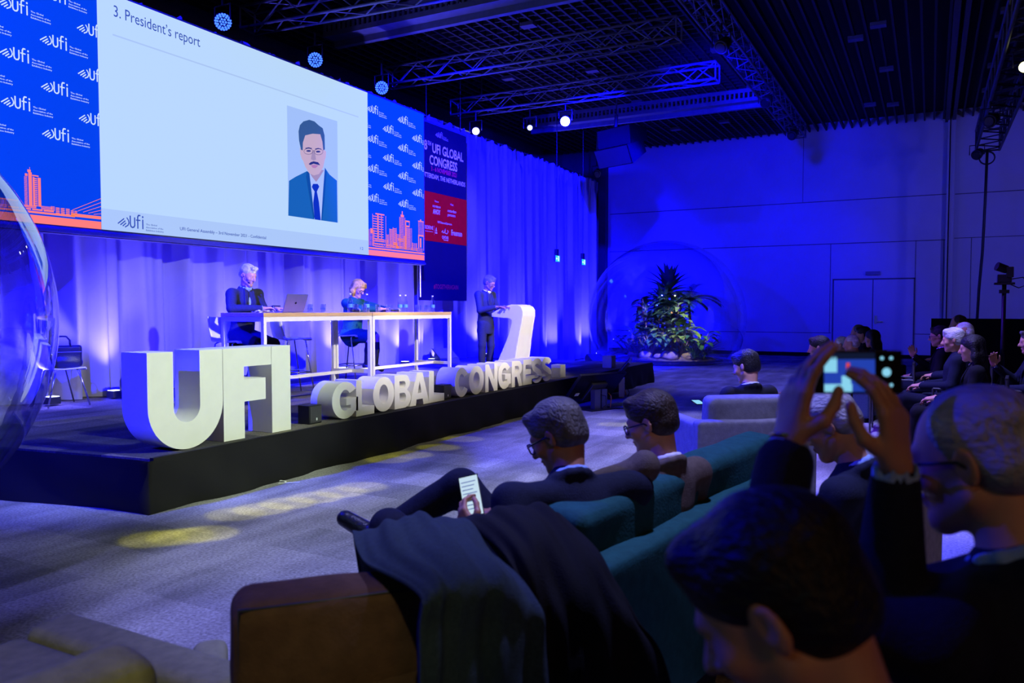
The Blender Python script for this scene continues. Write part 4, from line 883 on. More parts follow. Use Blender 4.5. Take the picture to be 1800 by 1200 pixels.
vc = thing('video_camera', 'small black remote video camera on the tall thin stand at right', 'camera', (.74, 10.6, 1.80)); MB().cbox((.74, 10.6, 1.85), (.07, .05, .045)).cbox((.79, 10.58, 1.92), (.035, .04, .06)).build('body', 'black', vc, bevel=.008); MB().tube([(.76, 10.6, 1.95), (.66, 10.56, 1.99)], [.045, .05], 14).build('lens_barrel', 'black', vc)
MB().tube([(.80, 10.6, 1.84), (.92, 10.6, 1.86), (.97, 10.6, 1.78), (.88, 10.6, 1.74), (.80, 10.6, 1.78)], .006, 6).build('cord', 'black', vc, smooth=True)
# ================================================================== THINGS ON THE STAGE
TZ = 1.595
def bar_table(y0, y1, label):
    r_ = thing('bar_table', label, 'table', (-7.15*K, (y0+y1)/2*K, .442*K)); xf, xb = -6.80, -7.50; t = .045
    MB(K).box((xb, y0, TZ-.045), (xf, y1, TZ)).build('tabletop', 'wood', r_, bevel=.003)
    fr = MB(K); z1 = TZ-.047; z0 = z1-.055
    for x in (xf-t-.003, xb+.003): fr.box((x, y0+.004, z0), (x+t, y1-.004, z1))
    for y in (y0+.004, y1-t-.004): fr.box((xb+.05, y, z0), (xf-.05, y+t, z1))
    fr.build('apron_frame', 'frame_white', r_)
    for x in (xf-t-.003, xb+.003):
        for y in (y0+.004, y1-t-.004): MB(K).box((x, y, .445), (x+t, y+t, z0)).build('leg', 'frame_white', r_)
    rr = MB(K)
    for y in (y0+.004, y1-t-.004): rr.box((xb+.05, y, .755), (xf-.05, y+t, .80))
    rr.box((-7.17, y0+.05, .757), (-7.125, y1-.05, .798)); rr.build('foot_rail', 'frame_white', r_)
bar_table(6.66, 8.665, 'long white framed bar table with wood top where the grey haired man and laptop are')
bar_table(8.675, 10.70, 'long white framed bar table with wood top nearer the lectern, holding bottles')
TT = TZ*K+.001
# laptop
lp = thing('laptop', 'silver open laptop on the bar table in front of the seated man', 'laptop', (-7.10*K, 7.45*K, TT), math.radians(-90-6))
# local: +Y towards the right side of picture is lid back; user sits at -Y
MB().box((-.155, -.215, 0), (.155, 0, .014)).build('base', 'alu', lp, bevel=.003, local=True)
MB().box((-.14, -.12, .0142), (.14, -.015, .0155)).build('keyboard', 'black', lp, local=True)
T = Matrix.Translation((0, .004, .012)) @ Euler((math.radians(-22), 0, 0)).to_matrix().to_4x4()
ld = MB().box((-.155, 0, 0), (.155, .007, .215), T).build('lid', 'alu', lp, local=True); MB().box((-.148, -.002, .008), (.148, -.0005, .207), T).build('display', 'phone_screen', ld, local=True)
MB().lathe([(.014, 0), (.014, .001)], 16, T @ Matrix.Translation((0, .0072, .108)) @ Euler((-PI/2, 0, 0)).to_matrix().to_4x4()).build('logo', 'screen_black', ld, local=True)
ld.rotation_euler = (0, 0, 0)
def tumbler(x, y, label, water=False, z=TT):
    r_ = thing('drinking_glass', label, 'glass', (x*K, y*K, z))
    MB().lathe([(.026, 0), (.030, .004), (.034, .10), (.0315, .10), (.0275, .012), (.0, .010)], 16, None, True, False).build('bowl', 'glass', r_, smooth=True, local=True)
    if water: MB().lathe([(.0272, .0125), (.0298, .055)], 16).build('water', 'water', r_, smooth=True, local=True)
def bottle(x, y, label):
    r_ = thing('water_bottle', label, 'bottle', (x*K, y*K, TT))
    MB().lathe([(.030, 0), (.034, .006), (.034, .13), (.031, .15), (.016, .18), (.0125, .195), (.0125, .222)], 18).build('bottle_body', 'glass', r_, smooth=True, local=True)
    MB().lathe([(.031, .003), (.0315, .10)], 18).build('water', 'water', r_, smooth=True, local=True)
    MB().lathe([(.0342, .06), (.0342, .105)], 18, None, False, False).build('label', 'cyan_plate', r_, smooth=True, local=True)
    MB().lathe([(.0145, .218), (.0145, .238)], 14).build('cap', 'plastic_white', r_, smooth=True, local=True)
for x, y, l in ((-7.1, 7.76, 'half full drinking glass partly behind the laptop lid'), (-7.05, 7.95, 'drinking glass standing alone right of the laptop'), (-7.05, 8.62, 'drinking glass between the two bottles in front of the woman, left one'), (-6.98, 8.72, 'drinking glass between the two bottles in front of the woman, right one'),
                (-7.1, 9.18, 'small drinking glass by the seated woman hands'), (-7.05, 9.37, 'left glass of the pair right of the seated woman'), (-7.12, 9.52, 'right glass of the pair right of the seated woman'),
                (-7.1, 10.18, 'leftmost glass of the row at the table right end'), (-7.16, 10.32, 'second glass of the row at the table right end'), (-7.05, 10.34, 'third glass of the row at the table right end'), (-7.12, 10.48, 'glass next to the last bottle at the table right end')):
    tumbler(x, y, l, 'half' in l or 'alone' in l)
for x, y, l in ((-7.05, 8.50, 'tall clear water bottle left in front of the seated woman'), (-7.0, 8.80, 'tall clear water bottle right in front of the seated woman'), (-7.1, 9.72, 'left bottle of the close pair on the second table'), (-7.03, 9.76, 'right bottle of the close pair on the second table'), (-7.1, 10.60, 'last clear water bottle at the right end of the tables')): bottle(x, y, l)
def mic(x, y, rz, label):
    r_ = thing('microphone', label, 'microphone', (x*K, y*K, TT), rz); MB().tube([(0, -.10, .022), (0, .07, .022)], [.013, .019], 12).build('handle', 'black', r_, smooth=True, local=True)
    MB().lathe([(.012, 0), (.024, .012), (.025, .03), (.016, .048)], 14, Tm((0, .068, .024), 0, -PI/2)).build('grille', 'grey_box', r_, smooth=True, local=True)
mic(-6.92, 8.45, .2, 'black handheld microphone lying left of the seated woman'); mic(-6.92, 9.35, .1, 'black handheld microphone lying right of the seated woman')
pp = MB(); rng = random.Random(4)
for i in range(5):
    vs = []; cx, cy = -7.0*K+rng.uniform(-.03, .03), 6.86*K+rng.uniform(-.09, .09)
    for a in range(6):
        for b in range(6): vs.append((cx-.05+a*.02, cy-.05+b*.02, TT+.006+.007*i*.6+.006*math.sin(a*1.9+i)+.006*math.cos(b*1.7+i)))
    pp.add(vs, [(a*6+b, (a+1)*6+b, (a+1)*6+b+1, a*6+b+1) for a in range(5) for b in range(5)])
tag(pp.build('crumpled_paper', 'paper', smooth=True), 'crumpled white paper at the left end of the bar table', 'paper')
# stools and chairs
def shell_chair(name, label, cat, x, y, z, rz, seat_h, back_h, ring=True):
    r_ = thing(name, label, cat, (x, y, z), math.radians(rz)); w = .21
    prof = [(.20, seat_h-.02), (.185, seat_h+.0), (.10, seat_h-.005), (-.05, seat_h-.012), (-.15, seat_h+.0), (-.19, seat_h+.04), (-.215, seat_h+.13), (-.235, seat_h+back_h)]
    vs = []; nx = 9
    for k, (py, pz) in enumerate(prof):
        for i in range(nx):
            u = -1+2*i/(nx-1); ww = w*(1 if k < 5 else .97)
            vs.append((u*ww, py+(.03*u*u if k > 4 else 0), pz+.012*u*u))
    n = len(vs); vs += [(a, b+.0-(.012 if i >= nx*5 else 0), c-(.014 if i < nx*6 else 0)) for i, (a, b, c) in enumerate(vs)]
    fs = [(k*nx+i, k*nx+i+1, (k+1)*nx+i+1, (k+1)*nx+i) for k in range(len(prof)-1) for i in range(nx-1)]; fs2 = [tuple(q+n for q in f)[::-1] for f in fs]
    bd = [i for i in range(nx)]+[k*nx+nx-1 for k in range(1, len(prof))]+[(len(prof)-1)*nx+i for i in range(nx-2, -1, -1)]+[k*nx for k in range(len(prof)-2, 0, -1)]
    fs3 = [(bd[i], bd[(i+1) % len(bd)], bd[(i+1) % len(bd)]+n, bd[i]+n)[::-1] for i in range(len(bd))]
    MB().add(vs, fs+fs2+fs3).build('seat_shell', 'plastic_white', r_, smooth=True, local=True, recalc=True)
    for sx in (-1, 1):
        for sy in (-1, 1): MB().tube([(sx*.13, sy*.12, seat_h-.015), (sx*.19, sy*.12, seat_h-.03), (sx*.225, sy*.22, .004)], .009, 8).build('leg', 'chrome', r_, smooth=True, local=True)
    if ring:
        q = .205; h_ = seat_h*.40; MB().tube([(-q, -q+.02, h_), (q, -q+.02, h_), (q, q-.02, h_), (-q, q-.02, h_), (-q, -q+.02, h_)], .008, 8).build('foot_ring', 'chrome', r_, smooth=True, local=True)
    return r_
SZ = .44*K+.001
shell_chair('bar_stool', 'white bar stool under the grey haired man', 'stool', -7.30, 6.68, SZ, -80, .72, .28)
shell_chair('bar_stool', 'empty white bar stool with chrome legs between the man and the woman', 'stool', -7.30, 7.62, SZ, -25, .72, .28)
shell_chair('bar_stool', 'white bar stool under the woman in the green dress', 'stool', -7.45, 8.98, SZ, -80, .72, .22)
shell_chair('side_chair', 'low white chair with chrome legs holding the leather bag', 'chair', -8.72, 5.45, SZ, -12, .43, .34, False)
# leather bag
bg = thing('leather_bag', 'black leather briefcase standing on the low white chair', 'bag', (-8.72, 5.47, SZ+.43), math.radians(62))
SDF().bx((0, 0, .13), (.20, .055, .125), .03, .02).el((0, 0, .06), (.21, .075, .07), .03).build('bag_body', 'leather_black', bg, .008, disp=wrinkle(.004, 20, 2))
for s_ in (-1, 1): MB().tube([(-.085, s_*.045, .235), (-.08, s_*.055, .31), (-.045, s_*.05, .355), (.045, s_*.05, .355), (.08, s_*.055, .31), (.085, s_*.045, .235)], .0085, 8).build('handle', 'leather_black', bg, smooth=True, local=True)
MB().tube([(-.19, -.058, .18), (.19, -.058, .18)], .004, 6).build('zip', 'chrome', bg, local=True)
# wedge monitors
def wedge(x, y, z, rz, label, s=.24):
    r_ = thing('stage_monitor', label, 'speaker', (x*K, y*K, z*K), math.radians(rz))
    MB().add([(-s, -.20, 0), (s, -.20, 0), (s, .20, 0), (-s, .20, 0), (-s, -.14, .11), (s, -.14, .11), (s, .14, .30), (-s, .14, .30), (-s, .20, .22), (s, .20, .22)],
             [(3, 2, 1, 0), (0, 1, 5, 4), (4, 5, 6, 7), (7, 6, 9, 8), (8, 9, 2, 3), (1, 2, 9, 6, 5), (0, 4, 7, 8, 3)]).build('cabinet', 'black', r_, local=True, bevel=.006)
    MB().add([(-s*.93, -.138, .118), (s*.93, -.138, .118), (s*.93, .13, .300), (-s*.93, .13, .300)], [(0, 1, 2, 3)]).build('grille', 'dark_grey', r_, local=True)
wedge(-9.45, 14.6, .443, 70, 'black wedge monitor speaker on stage below the banner'); wedge(-9.35, 7.0, .443, 90, 'black wedge monitor speaker at the curtain foot left of the tall U', .2); wedge(-8.55, 21.3, .003, 60, 'black wedge speaker on the floor at the left foot of the plant bubble')
# lectern: a curved swan-neck block
le = thing('lectern', 'white swan neck lectern where the standing man reads', 'lectern', (-6.36, 12.15, SZ))
prof = [(-.44, .99), (-.30, 1.07), (-.12, 1.145), (.0, 1.175), (.12, 1.17), (.19, 1.135), (.225, 1.07), (.225, .98), (.20, .85), (.16, .65), (.12, .40), (.09, .2), (.075, .0)]
inn = [(-.43, .965), (-.30, .955), (-.18, .945), (-.09, .94), (-.03, .93), (.0, .90), (.005, .86), (-.005, .80), (-.03, .70), (-.085, .55), (-.17, .36), (-.25, .18), (-.33, .0)]
def hw(z): return .24 if z > .9 else .24+.06*(.9-z)
vs = []
for (ax, az), (bx_, bz) in zip(prof, inn): vs += [(ax, -hw(az), az), (ax, hw(az), az), (bx_, hw(bz), bz), (bx_, -hw(bz), bz)]
n = len(prof); fs = [(4*i+j, 4*i+(j+1) % 4, 4*i+4+(j+1) % 4, 4*i+4+j) for i in range(n-1) for j in range(4)]+[(3, 2, 1, 0), (4*n-4, 4*n-3, 4*n-2, 4*n-1)]
lo = MB().add(vs, fs).build('lectern_body', 'white', le, local=True, recalc=True, bevel=.012)
for p in lo.data.polygons: p.use_smooth = False
MB().box((-.30, -.15, 1.085), (-.08, .15, 1.092), Matrix.Identity(4)).build('script', 'paper', le, local=True).rotation_euler = (0, 0, 0)

# ================================================================== BUBBLES AND PLANTS
def bubble(c, r, label, m='bubble'):
    r_ = thing('transparent_bubble', label, 'bubble', (c[0], c[1], 0)); prof = []
    a0 = math.asin(max(-1, (0.03-c[2])/r))
    for i in range(49): a = a0+(PI/2-a0)*i/48; prof.append((max(r*math.cos(a), .001), c[2]+r*math.sin(a)))
    MB().lathe(prof, 96, None, False, True).build('film', m, r_, smooth=True, local=True)
    rb = r*math.cos(a0); MB().tube([((rb+.02)*math.cos(t), (rb+.02)*math.sin(t), .05) for t in np.linspace(0, 2*PI, 64)], .045, 8, False).build('base_ring', 'bubble', r_, smooth=True, local=True)
bubble((-6.61, 21.67, 1.225), 2.2, 'large transparent bubble around the plants before the blue wall')
bubble((-5.98, 1.90, 1.44), 1.56, 'transparent bubble cut by the left edge beside the stage', 'bubble_near')
pcx, pcy = -6.50, 21.55
pm = thing('planting_bed', 'round dark tray of soil and stones carrying the tropical plants', 'planting bed', (pcx, pcy, 0))
MB().lathe([(1.46, .0), (1.50, .02), (1.50, .10), (1.42, .12), (1.40, .10), (.01, .11)], 48, None, True, False).build('tray', 'black', pm, local=True)
s_ = SDF().el((0, 0, .06), (1.34, 1.34, .20), .05).el((-.1, .1, .14), (.8, .8, .30), .1); s_.build('soil', 'soil', pm, .04, disp=wrinkle(.02, 9, 5))
for i, (x, y, a) in enumerate(((-.35, -.95, .20), (.35, -1.02, .24), (.75, -.75, .18), (-.8, -.65, .17), (.05, -1.1, .14))):
    SDF().el((x, y, .24), (a, a*.7, a*.6), .05).build('stone', 'rock', pm, .025, disp=wrinkle(.02, 14, i))
def leaf(mb, base, dirv, L, W, droop, fold=.25, seg=6, up=Vector((0, 0, 1))):
    d = Vector(dirv).normalized(); s = d.cross(up); s = s.normalized() if s.length > 1e-3 else Vector((1, 0, 0)); p = Vector(base); vs = []
    for i in range(seg+1):
        t = i/seg; wv = W*math.sin(PI*min(1, (t*.93+.07))**.8)*.5; nrm_ = s.cross(d).normalized()
        vs += [p-s*wv+nrm_*wv*fold, p, p+s*wv+nrm_*wv*fold]
        p = p+d*(L/seg); d = (d+Vector((0, 0, -1))*droop/seg).normalized()
    mb.add(vs, [(3*i+j, 3*i+j+1, 3*i+j+4, 3*i+j+3) for i in range(seg) for j in (0, 1)])
def plant_mesh(kind, seed):
    r = random.Random(seed); f = MB(); s = MB()
    if kind == 'palm':
        s.tube([(0, 0, 0), (.03, .02, .6), (0, .04, 1.0)], [.035, .03, .025], 8)
        for i in range(17):
            a = i*2.399; el_ = r.uniform(.25, 1.2); L = r.uniform(.55, .85); b = Vector((0, .04, 1.0)); d = Vector((math.cos(a)*math.cos(el_), math.sin(a)*math.cos(el_), math.sin(el_)))
            pts = []; p = b.copy(); dd = d.copy()
            for k in range(9): pts.append(p.copy()); p = p+dd*L/8; dd = (dd+Vector((0, 0, -.17))).normalized()
            s.tube(pts, [.009*(1-k/10) for k in range(9)], 5)
            for k in range(1, 9):
                t = (pts[k]-pts[k-1]).normalized(); sd = t.cross(Vector((0, 0, 1))).normalized()
                for q in (-1, 1):
                    for h in (0, .5): leaf(f, pts[k-1].lerp(pts[k], h), (t*.7+sd*q*.8+Vector((0, 0, .1))), .30*(1-.4*abs(k-4)/5), .035, .5, .1, 3)
    elif kind == 'yucca':
        s.tube([(0, 0, 0), (.02, 0, 1.0)], [.04, .03], 8)
        for i in range(46):
            a = i*2.399; el_ = 1.3-1.75*i/46; d = (math.cos(a)*math.cos(el_), math.sin(a)*math.cos(el_), math.sin(el_)); leaf(f, (.02, 0, 1.02-  .22*i/46), d, r.uniform(.45, .68), .13, .45, .3)
    elif kind == 'broad':
        for i in range(30):
            a = i*2.399+r.random()*.4; el_ = r.uniform(.7, 1.35); h = r.uniform(.25, .62); top = Vector((math.cos(a)*h*math.cos(el_), math.sin(a)*h*math.cos(el_), h*math.sin(el_)+.05)); s.tube([(0, 0, 0), top*.6+Vector((0, 0, .03)), top], [.008, .006, .005], 5)
            leaf(f, top, (math.cos(a), math.sin(a), r.uniform(-.1, .7)), r.uniform(.26, .40), r.uniform(.12, .18), 1.1, .2)
    elif kind == 'tree':
        for st_ in range(3):
            x = .10*math.cos(st_*2.1); y = .10*math.sin(st_*2.1); H = r.uniform(.9, 1.15); s.tube([(x, y, 0), (x*1.6, y*1.6, H*.5), (x*1.9, y*1.9, H)], [.018, .015, .01], 6)
            for i in range(30):
                t = .15+.85*i/30; a = i*2.399+st_; leaf(f, (x*(1+.9*t), y*(1+.9*t), H*t), (math.cos(a), math.sin(a), r.uniform(-.1, .8)), r.uniform(.26, .40), r.uniform(.10, .16), .9, .2)
    elif kind == 'fern':
        for i in range(22):
            a = i*2.399; el_ = r.uniform(.35, 1.2); p = Vector((0, 0, .03)); d = Vector((math.cos(a)*math.cos(el_), math.sin(a)*math.cos(el_), math.sin(el_))); pts = []
            for k in range(7): pts.append(p.copy()); p = p+d*.075; d = (d+Vector((0, 0, -.16))).normalized()
            s.tube(pts, .004, 4)
            for k in range(1, 7):
                t = (pts[k]-pts[k-1]).normalized(); sd = t.cross(Vector((0, 0, 1))).normalized()
                for q in (-1, 1):
                    for h in (0, .33, .66): leaf(f, pts[k-1].lerp(pts[k], h), t*.5+sd*q, .10*(1.1-k/8), .028, .2, .1, 2)
    elif kind == 'grass':
        for i in range(60):
            a = r.uniform(0, 6.28); el_ = r.uniform(.5, 1.3); leaf(f, (r.uniform(-.04, .04), r.uniform(-.04, .04), 0), (math.cos(a)*math.cos(el_), math.sin(a)*math.cos(el_), math.sin(el_)), r.uniform(.3, .5), .016, 1.4, .2, 5)
        s.lathe([(.04, 0), (.03, .06)], 8)
    return f, s
_pl = {}
def plant(kind, m, x, y, z, sc, rz, name, label, cat='plant', group=None):
    key = (kind, m); r_ = thing(name, label, cat, (pcx+x, pcy+y, z), rz, group); r_.scale = (sc, sc, sc)
    if key not in _pl:
        f, s = plant_mesh(kind, len(_pl)*5+3); a = f.build('foliage', m, r_, smooth=True, local=True); b = s.build('stem', 'stem', r_, smooth=True, local=True); _pl[key] = (a, b)
    else:
        for o in _pl[key]: c = o.copy(); C.objects.link(c); c.parent = r_
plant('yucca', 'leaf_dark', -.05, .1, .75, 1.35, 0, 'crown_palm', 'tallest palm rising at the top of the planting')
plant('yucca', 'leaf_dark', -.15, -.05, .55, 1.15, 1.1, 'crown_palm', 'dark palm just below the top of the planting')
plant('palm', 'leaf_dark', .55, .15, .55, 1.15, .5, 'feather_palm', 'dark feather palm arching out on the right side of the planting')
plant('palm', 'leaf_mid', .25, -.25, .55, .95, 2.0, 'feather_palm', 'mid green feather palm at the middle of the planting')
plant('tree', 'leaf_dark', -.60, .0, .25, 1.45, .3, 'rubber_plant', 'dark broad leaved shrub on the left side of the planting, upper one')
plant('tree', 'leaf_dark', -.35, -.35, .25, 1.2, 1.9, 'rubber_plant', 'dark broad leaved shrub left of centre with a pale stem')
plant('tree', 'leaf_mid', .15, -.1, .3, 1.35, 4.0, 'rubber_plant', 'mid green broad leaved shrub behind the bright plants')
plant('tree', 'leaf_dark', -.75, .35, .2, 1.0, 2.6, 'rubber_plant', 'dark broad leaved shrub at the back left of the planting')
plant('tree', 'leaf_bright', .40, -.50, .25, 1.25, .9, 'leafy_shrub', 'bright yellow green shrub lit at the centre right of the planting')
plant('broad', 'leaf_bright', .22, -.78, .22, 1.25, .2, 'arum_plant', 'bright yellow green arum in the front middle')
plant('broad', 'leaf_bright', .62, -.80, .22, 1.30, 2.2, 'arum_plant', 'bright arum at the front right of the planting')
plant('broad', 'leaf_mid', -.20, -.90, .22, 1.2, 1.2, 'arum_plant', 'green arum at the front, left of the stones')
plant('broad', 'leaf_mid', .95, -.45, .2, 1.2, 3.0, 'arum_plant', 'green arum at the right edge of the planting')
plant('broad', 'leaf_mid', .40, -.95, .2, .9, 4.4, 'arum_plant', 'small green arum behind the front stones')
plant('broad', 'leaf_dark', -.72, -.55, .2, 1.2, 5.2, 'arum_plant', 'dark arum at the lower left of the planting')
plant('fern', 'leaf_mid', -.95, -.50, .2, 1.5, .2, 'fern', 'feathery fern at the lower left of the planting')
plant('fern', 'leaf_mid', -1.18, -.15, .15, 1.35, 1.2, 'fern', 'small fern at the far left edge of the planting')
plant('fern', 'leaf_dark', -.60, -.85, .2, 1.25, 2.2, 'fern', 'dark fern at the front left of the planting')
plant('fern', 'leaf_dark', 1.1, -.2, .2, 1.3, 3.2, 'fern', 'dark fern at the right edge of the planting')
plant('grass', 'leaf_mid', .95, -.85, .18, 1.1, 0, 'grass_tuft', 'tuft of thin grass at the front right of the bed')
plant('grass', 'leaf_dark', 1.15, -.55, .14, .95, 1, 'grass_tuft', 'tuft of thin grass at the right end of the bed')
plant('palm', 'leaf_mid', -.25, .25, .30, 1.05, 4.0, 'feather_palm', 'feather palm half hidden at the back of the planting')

# ================================================================== CONFIDENCE MONITORS
def floor_tv(x, y, rz, tilt, w_, h_, z, label, back=True):
    r_ = thing('floor_monitor', label, 'monitor', (x, y, 0), math.radians(rz))      # local -Y is the picture side
    T = Matrix.Translation((0, 0, z)) @ Euler((math.radians(-tilt), 0, 0)).to_matrix().to_4x4()
    tv = MB().box((-w_/2, -.02, -h_/2), (w_/2, .03, h_/2), T).build('panel', 'screen_black', r_, local=True, bevel=.006)
    MB().box((-w_/2+.012, -.022, -h_/2+.012), (w_/2-.012, -.0205, h_/2-.012), T).build('display', 'matte_black', tv, local=True)
    MB().box((-w_/2, -.012, h_/2-.004), (w_/2, .022, h_/2+.004), T).build('top_edge', 'alu', tv, local=True)
    MB().box((-.16, .03, -.22), (.16, .07, .12), T).build('bracket', 'dark_grey', r_, local=True)
    MB().box((-.13, .05, .0), (-.02, .14, z-.03)).box((.01, .05, .0), (.13, .14, z-.03)).build('stand_column', 'alu', r_, local=True)
    MB().box((-.30, -.12, 0), (.30, .25, .015)).build('base_plate', 'black', r_, local=True)
    MB().box((w_/2-.2, .0305, -.14), (w_/2-.12, .032, -.08), T).build('sticker', 'paper', tv, local=True)
    cd = MB().tube([Vector((-.22, .08, z-.1)), Vector((-.24, .12, .18)), Vector((-.18, .16, .02))], .006, 6); cd.build('cord', 'label_orange', r_, local=True, smooth=True)
    cd = MB().tube([Vector((.03, .12, z-.1)), Vector((-.08, .16, .20)), Vector((-.03, .22, .08)), Vector((.05, .2, .02)), Vector((-.2, .28, .01)), Vector((-.4, .3, .01))], .007, 6); cd.build('cord', 'black', r_, local=True, smooth=True)
floor_tv(-4.45, 11.0, -113, 42, .95, .58, .33, 'floor monitor tilted up, seen edge on beside the stage')
floor_tv(-4.70, 12.6, -72, 40, 1.25, .72, .36, 'floor monitor tilted up, seen from behind with cords and sticker')
tp_ = MB(); tp_.add([(-4.93, 4.98, .004), (-4.80, 5.10, .004), (-4.78, 5.07, .004), (-4.91, 4.95, .004)], [(0, 1, 2, 3)]).box((-4.99, 5.02, .001), (-4.90, 5.04, .012)); tag(tp_.build('tape_scrap', 'paper'), 'scrap of white tape on the carpet by the black stage skirt', 'tape')

# ================================================================== AUDIENCE SEATING
def soft(name, m, parent, c, h, rd=.05, vox=.014, R=None, amp=.004, puff=0, seed=0):
    s = SDF().bx(c, h, rd, .02, R)
    if puff: s.el(c, [h[0]*.96+ (puff if h[0] == min(h) else 0), h[1]*.96+(puff if h[1] == min(h) else 0), h[2]*.96+(puff if h[2] == min(h) else 0)], .04, R)
    return s.build(name, m, parent, vox, disp=wrinkle(amp, 12, seed) if amp else None)
def sofa(label, cat, x, y, rz, W, D, m, arm_h, back_h, nseat=1, cush_h=.88, arm_w=.14, mback=None, seat_h=.42, lean=.12, cushm=None, name='armchair', arms=(1, 1), piping=None, cush=True, pillow=None):
    """local +Y = the way the sitter looks, origin centre of footprint"""
    r_ = thing(name, label, cat, (x, y, 0), math.radians(rz)); mback = mback or m; cushm = cushm or m
    soft('base', m, r_, (0, 0, .19), (W/2, D/2, .13), .03, .02, amp=.002)
    for s_ in (-1, 1):
        if arms[(s_+1)//2]: soft('arm', m, r_, (s_*(W/2-arm_w/2), 0, arm_h/2+.03), (arm_w/2, D/2, arm_h/2-.03), .03, .014, amp=.0015)
    soft('back', mback, r_, (0, -D/2+.07, back_h/2+.04), (W/2, .07, back_h/2-.04), .03, .014, amp=.002)
    w_ = (W-2*arm_w)/nseat
    for i in range(nseat):
        cx = -(W/2-arm_w)+w_*(i+.5)
        soft('seat_cushion', m, r_, (cx, .07, seat_h-.07), (w_/2-.006, D/2-.08, .08), .04, .016, puff=.01, seed=i)
        if cush:
            R = np.array(Euler((lean, 0, 0)).to_matrix())
            co = soft('back_cushion', cushm, r_, (cx, -D/2+.20, (seat_h+cush_h)/2), (w_/2-.006, .09, (cush_h-seat_h)/2), .05, .012, R, .004, .035, seed=i+4)
            if piping:
                hw_ = w_/2-.02; hz = (cush_h-seat_h)/2-.015; q = [V3(sx*hw_, -.07, sz*hz) for sx, sz in ((-1, -1), (-1, 1), (1, 1), (1, -1), (-1, -1))]
                MB().tube([Vector(R @ p+V3(cx, -D/2+.20, (seat_h+cush_h)/2)) for p in q], .006, 6).build('piping', piping, co, smooth=True, local=True)
    if pillow:
        R = np.array(Euler((.25, 0, 0)).to_matrix()); soft('back_cushion', 'velvet_olive', r_, (-pillow[0], pillow[1], .62), (pillow[2], .09, .19), .07, .011, R, .006, .03, 9)
    for sx in (-1, 1):
        for sy in (-1, 1): MB().tube([(sx*(W/2-.07), sy*(D/2-.07), 0), (sx*(W/2-.07), sy*(D/2-.07), .08)], .02).build('foot', 'black', r_, local=True)
    return r_
sofa('long teal velvet sofa with loose back cushions where two men in glasses sit', 'sofa', -1.19, 3.26, 82, 2.24, .95, 'velvet_teal', .60, .71, 2, .865, name='sofa')
br = sofa('brown armchair seen from behind, partly under the draped coats', 'armchair', -1.41, 1.585, 48.6, .68, .66, 'velvet_olive', .54, .60, 1, .82, arm_w=.10, mback='velvet_brown', cushm='velvet_brown', piping='black', lean=.05)
sofa('olive armchair in the bottom left corner with a rounded back cushion', 'armchair', -1.95, .96, 90, 1.06, .82, 'velvet_olive', .56, .47, 1, .80, arm_w=.15, seat_h=.54, cush=False, name='armchair', pillow=(.16, -.46, .28))
sofa('grey lounge armchair with blue lit side where the dark haired man sits', 'armchair', -1.33, 6.15, 36.9, .92, .86, 'armchair_grey', .68, .70, 1, .86, arm_w=.12, lean=.1)
sofa('beige armchair behind the raised hands and phone', 'armchair', -.42, 3.45, 75, .80, .80, 'velvet_beige', .60, .80, 1, .80, arm_w=.12, cush=False)
sofa('armchair of the man raising the phone', 'armchair', .22, 1.62, 60, .74, .74, 'velvet_brown', .56, .68, 1, .78, arm_w=.10)
sofa('armchair of the dark haired person at the bottom edge', 'armchair', .12, .78, 72, .70, .66, 'velvet_brown', .50, .60, 1, .70, arm_w=.09)
sofa('blue grey lounge armchair under the white haired pair in the far group', 'armchair', -.95, 12.05, 80, 1.5, .8, 'felt_blue', .55, .72, 1, .72, arm_w=.12, name='sofa', cush=False)
def frame_chair(x, y, rz, label, h=.44):
    r_ = thing('dining_chair', label, 'chair', (x, y, 0), math.radians(rz))
    MB().box((-.22, -.22, h-.03), (.22, .22, h)).build('seat', 'black', r_, local=True, bevel=.01); MB().box((-.21, -.25, h+.22), (.21, -.22, h+.42)).build('backrest', 'black', r_, local=True, bevel=.01)
    for sx in (-1, 1):
        MB().tube([(sx*.24, -.24, h+.40), (sx*.24, -.25, .01)], .012, 6).build('leg', 'truss_dark', r_, local=True); MB().tube([(sx*.24, .22, .01), (sx*.24, .22, h+.22)], .012, 6).build('leg', 'truss_dark', r_, local=True)
        MB().tube([(sx*.24, .22, h+.22), (sx*.24, -.24, h+.22)], .012, 6).build('armrest', 'truss_dark', r_, local=True)
frame_chair(-.40, 10.6, 90, 'empty black frame chair at the left end of the far right row'); frame_chair(.42, 8.78, 85, 'black frame chair under the woman with long dark hair')
frame_chair(.28, 9.62, 85, 'black frame chair under the man with fair white hair in the right row'); frame_chair(.40, 10.5, 85, 'black frame chair under the man in blue with folded hands in the right row'); frame_chair(.18, 11.2, 85, 'black frame chair under the man with a raised hand in the right row')
frame_chair(.42, 12.7, 85, 'black frame chair of the balding man farthest back in the right row'); frame_chair(1.0, 9.75, 90, 'black frame chair at the right edge under the cropped seated man')
frame_chair(.95, 8.35, 85, 'empty black chair near the right edge behind the blue folder')
fd = MB().add([(-.11, 0, 0), (.11, 0, 0), (.11, .05, .30), (-.11, .05, .30), (-.11, .012, 0), (.11, .012, 0), (.11, .062, .30), (-.11, .062, .30)], [(3, 2, 1, 0), (4, 5, 6, 7), (0, 1, 5, 4), (1, 2, 6, 5), (2, 3, 7, 6), (3, 0, 4, 7)], Tm((.90, 8.30, .47), 1.2, 0, .45)); tag(fd.build('folder', 'shirt_blue'), 'blue folder leaning beside the woman with long dark hair', 'folder')
